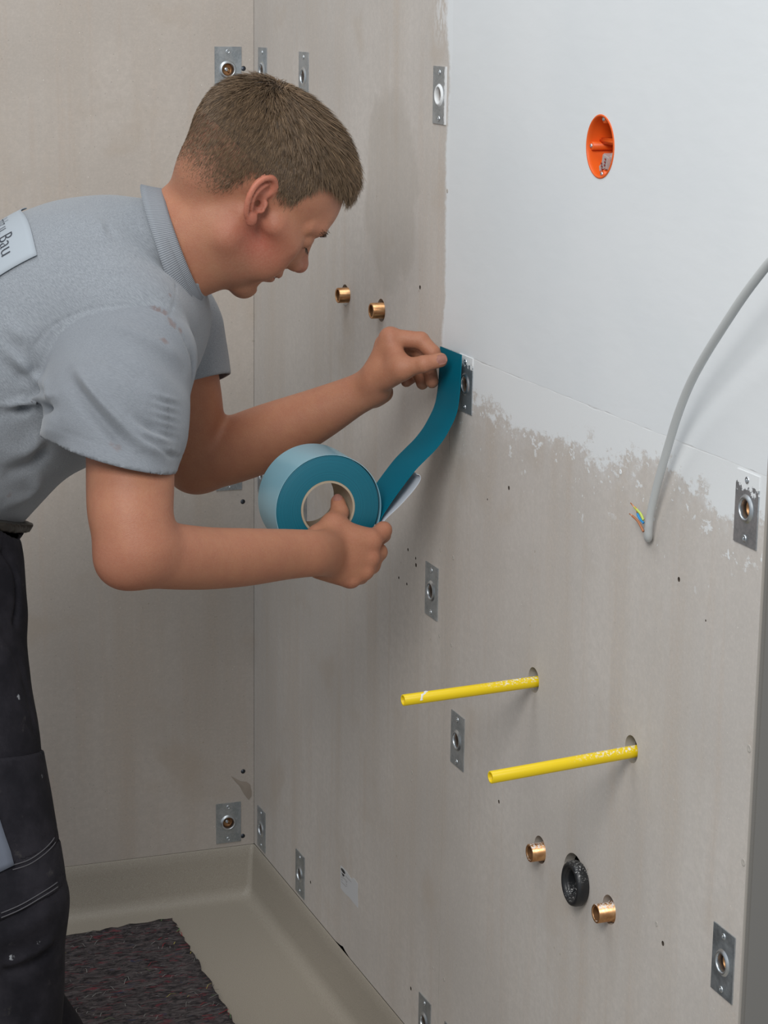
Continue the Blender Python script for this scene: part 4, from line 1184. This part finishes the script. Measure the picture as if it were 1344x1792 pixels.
# brows and lashes
pk, dk, lg = [], [], []
for s in (-1, 1):
    for k in range(90):
        t = rh.random(); c_ = h3(99-8*t-8*t*t, 25+5*math.sin(t*2.4)+rh.normal(0, 1.3), s*(10+38*t))
        c_ = c_-grad(skull, c_[None])[0]*skull(c_[None])[0]; g0 = grad(skull, c_[None])[0]
        d_ = nz(HL*s*.9+HU*(.35-.5*t)+g0*.35+rh.normal(0, .12, 3)); pk.append(c_); dk.append(d_); lg.append(rh.uniform(.004, .007))
    for k in range(40):
        t = rh.random(); c_ = h3(93-7*t*t-2, 4.5-1.5*t, s*(21+22*t)); c_ = c_-grad(skull, c_[None])[0]*skull(c_[None])[0]
        pk.append(c_); dk.append(nz(HF-HU*.5+HL*s*.3+rh.normal(0, .1, 3))); lg.append(rh.uniform(.006, .009))
pk, dk, lg = np.array(pk), np.array(dk), np.array(lg)[:, None]; sd = np.cross(dk, HF+.3*HL); sd /= np.linalg.norm(sd, axis=1)[:, None]; sd *= .00028
HV = np.stack([pk-sd, pk+sd, pk+dk*lg*.6-sd*.8, pk+dk*lg*.6+sd*.8, pk+dk*lg-sd*.2-HU*.0006, pk+dk*lg+sd*.2-HU*.0006], 1).reshape(-1, 3)
b_ = np.arange(len(pk))[:, None]*6; HQ = np.concatenate([b_+[0, 1, 3, 2], b_+[2, 3, 5, 4]])
M_BROW, nt, p = mat('brow_hair', (.075, .05, .035), .6)
eb_ = from_arr('eyebrows', HV, HQ, M_BROW, body); eb_['kind'] = 'stuff'

# ------------------------------------------------------------------ polo shirt
sh_t = [ell(PT(130, 580, 2.61), [.165, .147, .168], TM, .03), cap(PT(222, 565, 2.50), PT(290, 550, 2.74), .066, .060, .03), cap(PT(232, 476, 2.595), PT(226, 580, 2.495), .057, .056, .02), ell(PT(-2, 674, 2.61), [.215, .124, .158], TM, .05), ell(PT(-130, 800, 2.61), [.15, .135, .168], TM, .04),
        cap(PT(235, 475, 2.59), PT(305, 435, 2.572), .0645, .0625, .015), cap(PT(115, 508, 2.60), PT(215, 460, 2.60), .073, .072, .03)]
g_tor = Grp(sh_t, 0.0)
slN = Grp([cap(PT(196, 654, 2.49), PT(199, 725, 2.44), .081, .074, .02), cap(PT(199, 720, 2.44), PT(206, 860, 2.41), .074, .064, .02), cap(PT(220, 618, 2.50), PT(255, 618, 2.50), .046, .046, .03), cap(PT(262, 620, 2.50), PT(270, 760, 2.44), .040, .028, .03), ell(PT(240, 617, 2.475), [.061]*3, None, .02)], .0055)
slF = Grp([cap(PT(305, 580, 2.74), PT(335, 720, 2.80), .062, .056, .02)], .012)
# cutting planes
nkC = PT(306, 432, 2.574); nkN = nz(TA*.9+NA*.35+RT*.25)
a_ = PT(305, 826, 2.42); b2_ = PT(96, 770, 2.42); hemN = nz(np.cross(b2_-a_, FW+UP*.15)); hemN = hemN if hemN @ UP < 0 else -hemN
a2 = PT(322, 679, 2.78); b3_ = PT(371, 664, 2.78); hemF = nz(np.cross(b3_-a2, FW)); hemF = hemF if hemF @ UP < 0 else -hemF
wst = PT(4, 920, 2.5); wsN = nz(-TA+NA*.5)


def uncut(P, cc=None, cr=0):
    return smin(smin(g_tor(P, cc, cr), slN(P, cc, cr), .006), slF(P, cc, cr), .01)


class Shirt:
    lo = np.minimum(g_tor.lo, slN.lo)-.03; hi = np.maximum(g_tor.hi, slF.hi)+.03
    def __call__(s, P, cc=None, cr=0):
        t = g_tor(P, cc, cr); a = slN(P, cc, cr); b = slF(P, cc, cr)
        ta = (P-PT(240, 474, 2.585)) @ nkN; da = np.linalg.norm(P-PT(240, 474, 2.585)-ta[:, None]*nkN, axis=1)
        t = np.maximum(t, np.minimum((P-nkC) @ nkN, np.where(((P-nkC) @ FW < 0) & ((P-nkC) @ UP > -.045), .084, .053)-da)); t = np.maximum(t, (P-wst) @ wsN)
        a = np.maximum(a, (P-a_) @ hemN); b = np.maximum(b, (P-a2) @ hemF)
        return smin(smin(t, a, .006), b, .01)


V, Q = surf(Shirt(), .0030)
fc = V[Q].mean(1); keep = uncut(fc) > -.0016
V, Q = compact(V, Q, keep)


def snap(V, Q, planes, tol=.006):
    """pull the open border onto its cutting planes so that hems run clean"""
    E_ = np.sort(np.concatenate([Q[:, [0, 1]], Q[:, [1, 2]], Q[:, [2, 3]], Q[:, [3, 0]]]), 1); u_, c_ = np.unique(E_, axis=0, return_counts=True)
    b_ = np.unique(u_[c_ == 1]); V = V.copy()
    for pt, nn in planes:
        d = (V[b_]-pt) @ nn; m_ = np.abs(d) < tol; V[b_[m_]] -= d[m_, None]*nn
    return V


V = snap(V, Q, [(a_, hemN), (a2, hemF), (wst, wsN)])
Nv = grad(lambda P: uncut(P), V, .004)
zone_s = slN(V) < g_tor(V)
disp = np.zeros(len(V))


def seg_d(P, pts):
    d = np.full(len(P), 9.)
    for a, b in zip(pts, pts[1:]):
        ab = b-a; t = np.clip((P-a) @ ab/(ab @ ab+1e-12), 0, 1); d = np.minimum(d, np.linalg.norm(P-a-t[:, None]*ab, axis=1))
    return d


def fold(pxs, w, amp, taper=True):
    pts = [hit(uncut, *p_) for p_ in pxs]; pts = [p_ for p_ in pts if p_ is not None]
    if len(pts) < 2: return 0
    P3 = catmull(pts, 5); d = seg_d(V, P3)
    e = np.minimum(np.linalg.norm(V-P3[0], axis=1), np.linalg.norm(V-P3[-1], axis=1))
    return (2.1 if taper else 1.3)*amp*np.exp(-(d/w)**2)*(np.clip(e/.03, .15, 1) if taper else 1)


# sleeve: long diagonal tension folds, gathered inner edge; torso: drag lines from the armhole
disp += fold([(128, 640), (165, 690), (205, 735), (250, 780), (296, 805)], .0055, .0042)
disp -= fold([(118, 655), (155, 708), (198, 755), (240, 795)], .008, .0040)
disp += fold([(215, 725), (250, 757), (285, 772), (306, 780)], .005, .0032)
disp -= fold([(225, 722), (262, 748), (300, 760)], .005, .0026)
for k, y_ in enumerate((700, 716, 731, 746, 758, 790)):
    disp += fold([(262-4*k % 9, y_-14), (290, y_-3), (314, y_+3)], .0035, .0022); disp -= fold([(270, y_-4), (300, y_+5), (314, y_+10)], .0030, .0018)
disp += fold([(180, 560), (235, 585), (300, 620), (322, 650)], .010, .0022)
disp -= fold([(150, 600), (210, 640), (280, 690)], .012, .0026)
disp += fold([(70, 620), (82, 680), (95, 720)], .004, .0008)
disp -= fold([(58, 600), (60, 650), (78, 690)], .005, .0035)
disp += fold([(0, 600), (35, 635), (70, 665), (92, 690)], .007, .003); disp -= fold([(0, 625), (40, 660), (85, 695)], .007, .003)
disp += fold([(0, 560), (40, 590), (62, 612)], .009, .0025)
disp += fold([(0, 713), (35, 705), (70, 698), (95, 694)], .0045, .0055); disp -= fold([(0, 724), (40, 718), (95, 714)], .006, .0075)
disp += fold([(0, 800), (60, 775), (110, 745)], .010, .004); disp -= fold([(0, 830), (70, 800), (120, 770)], .009, .004)
disp += fold([(0, 880), (60, 850), (120, 800)], .010, .003)
disp -= fold([(180, 385), (192, 405), (205, 425)], .005, .0022); disp += fold([(165, 375), (180, 400), (190, 420)], .008, .002)
disp -= fold([(330, 600), (340, 640), (335, 680)], .006, .003)
# seams as narrow grooves
seam1 = [(62, 605), (75, 585), (105, 562), (150, 543), (205, 534), (250, 536), (285, 546), (305, 565), (322, 590), (334, 620)]
disp -= fold(seam1, .0016, .0011, False)
disp -= fold([(312, 462), (308, 500), (303, 535), (298, 552)], .0014, .0011, False)
disp -= fold([(0, 716), (40, 712), (80, 702), (95, 697)], .0014, .001, False)
# hem stitching line of the sleeve
hd = np.abs((V-a_) @ hemN+.018); disp -= .0007*np.exp(-(hd/.0012)**2)*zone_s
nzv = np.array([Vector((0, 0, 0))])
from mathutils import noise as mn
low_ = np.array([mn.noise(Vector(p_)*11)+.5*mn.noise(Vector(p_)*24) for p_ in V]); disp += low_*.0016
V2 = V+Nv*disp[:, None]
M_SHIRT, nt, p = mat('polo_knit', (.25, .27, .295), .92, spec=.15); n = N(nt); P_ = n.pos()
def basis_coords(o_, A_):
    outs = []
    for v_ in A_:
        d_ = n.new('ShaderNodeVectorMath', operation='DOT_PRODUCT'); n.L.new(P_, d_.inputs[0]); d_.inputs[1].default_value = tuple(v_); outs.append(d_.outputs['Value'])
    return n.comb(*outs)
vc = n.attr('tint')
kt = basis_coords(None, (TA, NA, FW)); ks = basis_coords(None, (nz(RT*.93-UP*.36), nz(RT*.36+UP*.93), FW))
zs = n.new('ShaderNodeSeparateColor'); nt.links.new(vc, zs.inputs[0]); zone = zs.outputs[0]; st = zs.outputs[1]; rib = zs.outputs[2]
m1 = n.noise(n.mapv(kt, (1500, 130, 900)), 1.0, 3, .6); m2 = n.noise(n.mapv(ks, (150, 1500, 900)), 1.0, 3, .6)
mel = n.mix(zone, m1, m2)
c_ = n.mix(n.ramp(mel, .3, .7), (.205, .222, .245), (.30, .322, .348))
c_ = n.mix(n.math('MULTIPLY', zone, .5), c_, (.195, .208, .230))
c_ = n.mix(n.ramp(n.noise(P_, 12, 3, .6), .4, .75, 0, .25), c_, (.20, .21, .23))
c_ = n.mix(st, c_, (.19, .145, .14))
nt.links.new(c_, p.inputs['Base Color'])
nt.links.new(n.bump(n.math('ADD', mel, n.math('MULTIPLY', n.noise(P_, 900, 2, .6), .6)), .4, .0007), p.inputs['Normal'])
p.inputs['Sheen Weight'].default_value = .25; p.inputs['Sheen Roughness'].default_value = .5
shirt = from_arr('polo_shirt', V2, Q, M_SHIRT, person)
md = shirt.modifiers.new('thickness', 'SOLIDIFY'); md.thickness = .0016; md.offset = -1; md.use_rim = True
tint = np.zeros((len(V), 3)); tint[:, 0] = zone_s
nzs = np.array([mn.fractal(Vector(p_)*260, .6, 2, 3) for p_ in V])
for x, y, r_ in ((299, 561, .0055), (304, 567, .006), (289, 546, .0045), (278, 541, .0040), (318, 578, .0035), (287, 598, .0045), (283, 597, .003), (298, 515, .0028), (270, 538, .003), (206, 783, .005), (196, 776, .003), (15, 866, .004), (80, 440, .0)):
    h_ = hit(uncut, x, y)
    if h_ is None or r_ == 0: continue
    tint[:, 1] = np.maximum(tint[:, 1], np.clip((1.0-np.linalg.norm(V-h_, axis=1)/r_+nzs*.35)*3, 0, 1)*(.85 if x > 250 else .45))
vcol(shirt, 'tint', tint)

# collar: stand and folded fall around the neck
M_COLLAR, nt, p = mat('collar_rib', (.27, .30, .335), .92, spec=.15); n = N(nt)
at = n.attr('uvw'); wv = n.new('ShaderNodeTexWave'); wv.inputs['Scale'].default_value = 1.0; wv.inputs['Distortion'].default_value = 0.0; nt.links.new(n.mapv(at, (15, 0, 0)), wv.inputs['Vector'])
nt.links.new(n.mix(n.ramp(wv.outputs['Fac'], .2, .8), (.19, .205, .23), (.31, .33, .355)), p.inputs['Base Color'])
nt.links.new(n.bump(wv.outputs['Fac'], .5, .0008), p.inputs['Normal'])
cN = nz(RT*.94+UP*.34-FW*.05); cU = nz(UP*.94-RT*.34); cU = nz(cU-cN*(cU @ cN)); cD = np.cross(cN, cU); cD = cD if cD @ FW > 0 else -cD
cC = PT(307, 431, 2.574)
prof = [(-.004, .010), (-.0005, .017), (.003, .0185), (.0065, .014), (.010, .004), (.0145, -.008), (.019, -.019), (.0175, -.0195), (.0125, -.008), (.008, .002), (.003, .008), (-.002, .000), (-.003, -.012)]
CV, CQ, CU = [], [], []; NSG = 160; gap = math.radians(5); front = math.radians(-30)   # opening at the throat
for k in range(NSG+1):
    a = front+gap+(2*math.pi-2*gap)*k/NSG
    R1, R2 = .0620, .0615; dr = nz(cU*math.cos(a+math.pi/2)*0+cU*math.sin(a)+cD*math.cos(a))
    rr_ = 1/math.sqrt((math.sin(a)/R2)**2+(math.cos(a)/R1)**2)
    wide = .010*max(0, math.cos(a+math.radians(125)))**2; fl_ = 1+.35*max(0, -math.sin(a))                       # the fall spreads towards the throat
    for j, (dr_, ht) in enumerate(prof):
        drop = ht*fl_ if ht < 0 else ht
        CV.append(cC+dr*(rr_+dr_+(wide if ht < .004 else wide*.5))+cN*(drop*.62)); CU.append((k/NSG*4.2, ht*10, 0))
m_ = len(prof)
for k in range(NSG):
    for j in range(m_-1): CQ.append((k*m_+j, k*m_+j+1, (k+1)*m_+j+1, (k+1)*m_+j))
col_o = from_arr('collar', np.array(CV), np.array(CQ), M_COLLAR, shirt); vcol(col_o, 'uvw', np.array(CU))
md = col_o.modifiers.new('thickness', 'SOLIDIFY'); md.thickness = .0012
# back patch with lettering
M_PATCHB, nt, p = mat('printed_patch', (.36, .40, .44), .7)
po = hit(uncut, 66, 449); tA = nz(hit(uncut, 36, 465)-po)   # along the lower edge, away from the neck
gA = grad(uncut, po[None])[0]
sp = nz(np.cross(gA, tA)); sp = sp if sp @ FW > 0 else -sp                                           # across the back, towards the far side
tB = nz(tA*.86+(-TA)*.5); 


def onback(a, b, off):
    """a: metres from the near lower corner across the back, b: metres from the neck side edge down the spine"""
    a = np.atleast_1d(a)[:, None]; b = np.atleast_1d(b)[:, None]; P0 = po+sp*a+UP*a*.25-nz(RT*.87+UP*.49)*b
    for _ in range(6):
        P0 = P0-grad(uncut, P0, .003)*(uncut(P0)-off)[:, None]
    return P0


def pnt(a, b, off=.0030):   # edges are slightly curved
    return onback(a, b-.004*np.sin(np.clip(a, 0, .2)/.2*math.pi*2), off)


nA, nB = 30, 14; bm = bmesh.new(); g = {}
for i in range(nA+1):
    row = pnt(np.full(nB+1, .24*i/nA), .115*np.arange(nB+1)/nB)
    for j in range(nB+1): g[i, j] = bm.verts.new(row[j])
for i in range(nA):
    for j in range(nB): bm.faces.new((g[i, j], g[i+1, j], g[i+1, j+1], g[i, j+1]))
patch = from_bm('back_patch', bm, M_PATCHB, shirt)
md = patch.modifiers.new('thickness', 'SOLIDIFY'); md.thickness = .0010; md.offset = 0
M_LETTER, nt, p = mat('lettering', (.035, .04, .055), .7); M_LETTERR, nt, p = mat('red_print', (.35, .015, .03), .7)


def text_mesh(s, size):
    cu_ = bpy.data.curves.new('t', 'FONT'); cu_.body = s; cu_.size = size; cu_.resolution_u = 3; cu_.offset = -.00035
    o = bpy.data.objects.new('t', cu_); C.objects.link(o); bpy.context.view_layer.update()
    me = bpy.data.meshes.new_from_object(o.evaluated_get(bpy.context.evaluated_depsgraph_get())); bpy.data.objects.remove(o)
    bm = bmesh.new(); bm.from_mesh(me); bmesh.ops.triangulate(bm, faces=bm.faces); bmesh.ops.subdivide_edges(bm, edges=[e for e in bm.edges if e.calc_length() > .006], cuts=1); return bm


bm = text_mesh('Holz u. Bau', .0265)
wmax = max(v.co.x for v in bm.verts)
xy_ = np.array([v.co[:] for v in bm.verts]); P0 = pnt(.019+(wmax-xy_[:, 0])*.95, .0405-xy_[:, 1], .0042)
for v, q_ in zip(bm.verts, P0): v.co = Vector(q_)
lt = from_bm('lettering', bm, M_LETTER, shirt, smooth=False)
bm = bmesh.new()
vs = []
for k in range(14):
    t = k/14*2*math.pi; vs.append(bm.verts.new(pnt(.085+.012*math.cos(t), .056+.006*math.sin(t), .0042)[0]))
bm.faces.new(vs); from_bm('red_emblem', bm, M_LETTERR, shirt, smooth=False)

# ------------------------------------------------------------------ trousers, belt, boots
M_PANTS, nt, p = mat('work_trousers', (.018, .017, .022), .85, spec=.2); n = N(nt); P_ = n.pos()
c_ = n.mix(n.ramp(n.noise(P_, 14, 5, .65), .35, .7), (.009, .0085, .012), (.024, .022, .028)); dust = n.noise(P_, 26, 5, .7); c_ = n.mix(n.ramp(dust, .62, .75, 0, .3), c_, (.12, .11, .10))
sp_ = n.math('MULTIPLY', n.ramp(n.vor(P_, 34), .13, .08), n.ramp(n.noise(P_, 25, 2, .5), .52, .58)); c_ = n.mix(n.math('MULTIPLY', sp_, n.ramp(n.noise(P_, 300, 2, .5), .4, .6)), c_, (.30, .31, .33))
nt.links.new(c_, p.inputs['Base Color']); nt.links.new(n.bump(n.noise(P_, 700, 3, .7), .4, .0006), p.inputs['Normal'])
KN, KF = PT(-6, 1580, 2.47), PT(-22, 1688, 2.74)
AN = np.array([KN[0]-.01, KN[1], ZF+.10]); AF = np.array([KF[0]+.085, KF[1], ZF+.10])
tr_t = Grp([ell(PT(-125, 840, 2.60), [.15, .125, .165], TM, .03), cap(PT(-130, 960, 2.52), PT(-76, 1300, 2.49), .104, .088, .03), cap(PT(-76, 1300, 2.49), KN, .088, .074, .02), cap(KN, AN, .076, .070, .02),
            cap(PT(-36, 985, 2.52), PT(-30, 1060, 2.51), .047, .046, .02),
            cap(PT(-160, 960, 2.70), KF, .10, .070, .04), cap(KF, PT(60, 1838, 2.73), .066, .062, .02), cap(PT(60, 1838, 2.73), AF, .060, .066, .02)], 0)
flap_lo = PT(0, 1525, 2.40)
pk_g = Grp([cap(PT(-79, 1290, 2.488), PT(-28, 1500, 2.472), .0958, .0850, .01)], 0)
b_lo1, b_lo2 = PT(0, 1524, 2.39), PT(103, 1476, 2.45); pn = nz(np.cross(b_lo2-b_lo1, FW)); pn = pn if pn @ UP < 0 else -pn
b_k1, b_k2 = PT(0, 1612, 2.39), PT(110, 1553, 2.45); kn_ = nz(np.cross(b_k2-b_k1, FW)); kn_ = kn_ if kn_ @ UP < 0 else -kn_
kp_g = Grp([cap(PT(-42, 1440, 2.478), PT(-7, 1585, 2.468), .0885, .0815, .01)], 0)
wp = PT(4, 926, 2.5); wpn = nz(TA+UP*.2)


class Pants:
    lo = tr_t.lo-.02; hi = tr_t.hi+.02
    def __call__(s, P, cc=None, cr=0):
        d = tr_t(P, cc, cr); d = np.maximum(d, (P-wp) @ wpn); return np.maximum(d, -(P[:, 2]-(ZF+.055)))


V, Q = surf(Pants(), .0045)
fc = V[Q].mean(1); V, Q = compact(V, Q, tr_t(fc) > -.002)
Nv = grad(lambda P: tr_t(P), V, .004)
d_over = kp_g(V); dp = np.zeros(len(V))
dp += np.array([mn.noise(Vector(p_)*9)+.5*mn.noise(Vector(p_)*22) for p_ in V])*.0022


def pfold(pxs, w, amp):
    pts = [hit(tr_t, *p_) for p_ in pxs]; pts = [p_ for p_ in pts if p_ is not None]
    return amp*np.exp(-(seg_d(V, catmull(pts, 5))/w)**2) if len(pts) > 1 else 0


dp += pfold([(10, 1690), (50, 1672), (85, 1650)], .006, .004); dp -= pfold([(15, 1704), (55, 1690), (88, 1664)], .007, .0055); dp -= pfold([(0, 1690), (30, 1730), (60, 1780)], .006, .004)
dp += pfold([(0, 1650), (50, 1620), (80, 1600)], .010, .003)
dp -= pfold([(8, 965), (28, 1000), (33, 1050), (26, 1090)], .004, .005)
dp -= pfold([(5, 1110), (40, 1180), (60, 1280)], .005, .002)
trou = from_arr('work_trousers', V+Nv*dp[:, None], Q, M_PANTS, person)
md = trou.modifiers.new('thickness', 'SOLIDIFY'); md.thickness = .002; md.offset = -1


class Panel:
    def __init__(s, g, pa, na, pb, nb_): s.g, s.a = g, (pa, na, pb, nb_); s.lo = g.lo-.01; s.hi = g.hi+.01
    def __call__(s, P, cc=None, cr=0):
        d = s.g(P, cc, cr); pa, na, pb, nb_ = s.a
        d = np.maximum(d, (P-pa) @ na); return np.maximum(d, (P-pb) @ nb_)


for g_, lo_, n1, hi_, nm in ((pk_g, b_lo1, pn, PT(0, 1330, 2.4), 'thigh_panel'), (kp_g, b_k1, kn_, PT(0, 1490, 2.4), 'knee_pocket')):
    V, Q = surf(Panel(g_, lo_, n1, hi_, UP), .004); V2 = V+grad(g_, V, .004)*np.array([mn.noise(Vector(p_)*14) for p_ in V])[:, None]*.0016
    # stitched hem just above the lower edge
    hd = (V-lo_) @ n1; V2 = V2-grad(g_, V, .004)*(.0012*np.exp(-((hd+.006)/.0014)**2)+.001*np.exp(-((hd+.012)/.0014)**2))[:, None]
    from_arr(nm, V2, Q, M_PANTS, trou)
M_STITCH, nt, p = mat('stitch_thread', (.075, .072, .08), .8)
for g_s, rows_ in ((pk_g, ([(22, 1522), (50, 1513), (76, 1496), (97, 1474)], [(22, 1514), (50, 1505), (75, 1488), (95, 1466)])), (kp_g, ([(2, 1606), (35, 1592), (70, 1572), (101, 1552)], [(2, 1598), (35, 1584), (70, 1564), (100, 1544)]))):
    for pr_ in rows_:
        pp_ = [hit(g_s, *q_) for q_ in pr_]; pp_ = [q_ for q_ in pp_ if q_ is not None]
        if len(pp_) > 2:
            cc_ = catmull(pp_, 8); gg_ = grad(g_s, cc_, .003); cc_ = cc_-gg_*(g_s(cc_)-.0004)[:, None]
            from_bm('stitching', tube_bm(cc_, .0007, 6), M_STITCH, trou)
M_FLAP, nt, p = mat('grey_flap', (.115, .13, .165), .85)
fg_ = Grp([cap(PT(-79, 1290, 2.488), PT(-28, 1500, 2.472), .0990, .0885, .01)], 0); bm = bmesh.new(); g = {}
fx = [(-60, 1440), (0, 1434), (11, 1472), (25, 1514), (0, 1526), (-60, 1556)]
rows = [[(-70, 1425), (-30, 1428), (-2, 1428)], [(-70, 1460), (-25, 1464), (9, 1462)], [(-70, 1500), (-20, 1500), (19, 1490)], [(-70, 1556), (-20, 1536), (25, 1514)]]
for i, rw in enumerate(rows):
    for j, (x, y) in enumerate(rw):
        h_ = hit(fg_, x, y, 2.2); g[i, j] = bm.verts.new(h_ if h_ is not None else PT(x, y, 2.42))
for i in range(3):
    for j in range(2): bm.faces.new((g[i, j], g[i+1, j], g[i+1, j+1], g[i, j+1]))
bmesh.ops.subdivide_edges(bm, edges=bm.edges[:], cuts=2, use_grid_fill=True)
fo = from_bm('pocket_flap', bm, M_FLAP, trou); md = fo.modifiers.new('thickness', 'SOLIDIFY'); md.thickness = .002; fo['label'] = 'grey pocket flap'
# belt
M_BELT, nt, p = mat('belt', (.02, .017, .013), .5)
bg = Grp([ell(PT(-125, 840, 2.60), [.155, .130, .170], TM, .03), cap(PT(-36, 985, 2.52), PT(-60, 940, 2.52), .045, .06, .03)], 0)


class Belt:
    lo = bg.lo-.01; hi = bg.hi+.01
    def __call__(s, P, cc=None, cr=0):
        d = bg(P, cc, cr); d = np.maximum(d, (P-PT(9, 914, 2.5)) @ nz(TA*.4+UP)); return np.maximum(d, -((P-PT(9, 932, 2.5)) @ nz(TA*.4+UP)))


V, Q = surf(Belt(), .004); from_arr('belt', V, Q, M_BELT, trou)
M_BOOT, nt, p = mat('work_boot', (.02, .019, .018), .6)
for A_, yw in ((AN, 0), (AF, .1)):
    fd = np.array([math.cos(yw), math.sin(yw), 0]); up3 = np.array([0, 0, 1.]); sdv = np.cross(up3, fd)
    bt = Sdf([Grp([cap(A_+[0, 0, .03], A_-up3*.02, .050, .048, .02), ell(A_-up3*.050-fd*.01, [.055, .042, .048], np.stack([fd, sdv, up3]), .02), ell(A_-up3*.055+fd*.09, [.095, .046, .043], np.stack([fd, sdv, up3]), .03)], 0)])
    V, Q = surf(bt, .005); V[:, 2] = np.maximum(V[:, 2], ZF+.004+.0055+.012); boot = from_arr('work_boot', V, Q, M_BOOT, person)
    pts = [(fd*(.035+.085*math.cos(t)*(1.25 if math.cos(t) > 0 else 1.0))+sdv*.050*math.sin(t)) for t in np.linspace(0, 2*math.pi, 36, endpoint=False)]
    bm = bmesh.new(); base_ = np.array([A_[0], A_[1], ZF+.0056])+fd*.01; lo_ = [bm.verts.new(base_+p_) for p_ in pts]; hi_ = [bm.verts.new(base_+p_+[0, 0, .018]) for p_ in pts]
    bm.faces.new(lo_[::-1]); bm.faces.new(hi_)
    for k in range(36): bm.faces.new((lo_[k], lo_[(k+1) % 36], hi_[(k+1) % 36], hi_[k]))
    from_bm('sole', bm, M_RUBBER, boot)
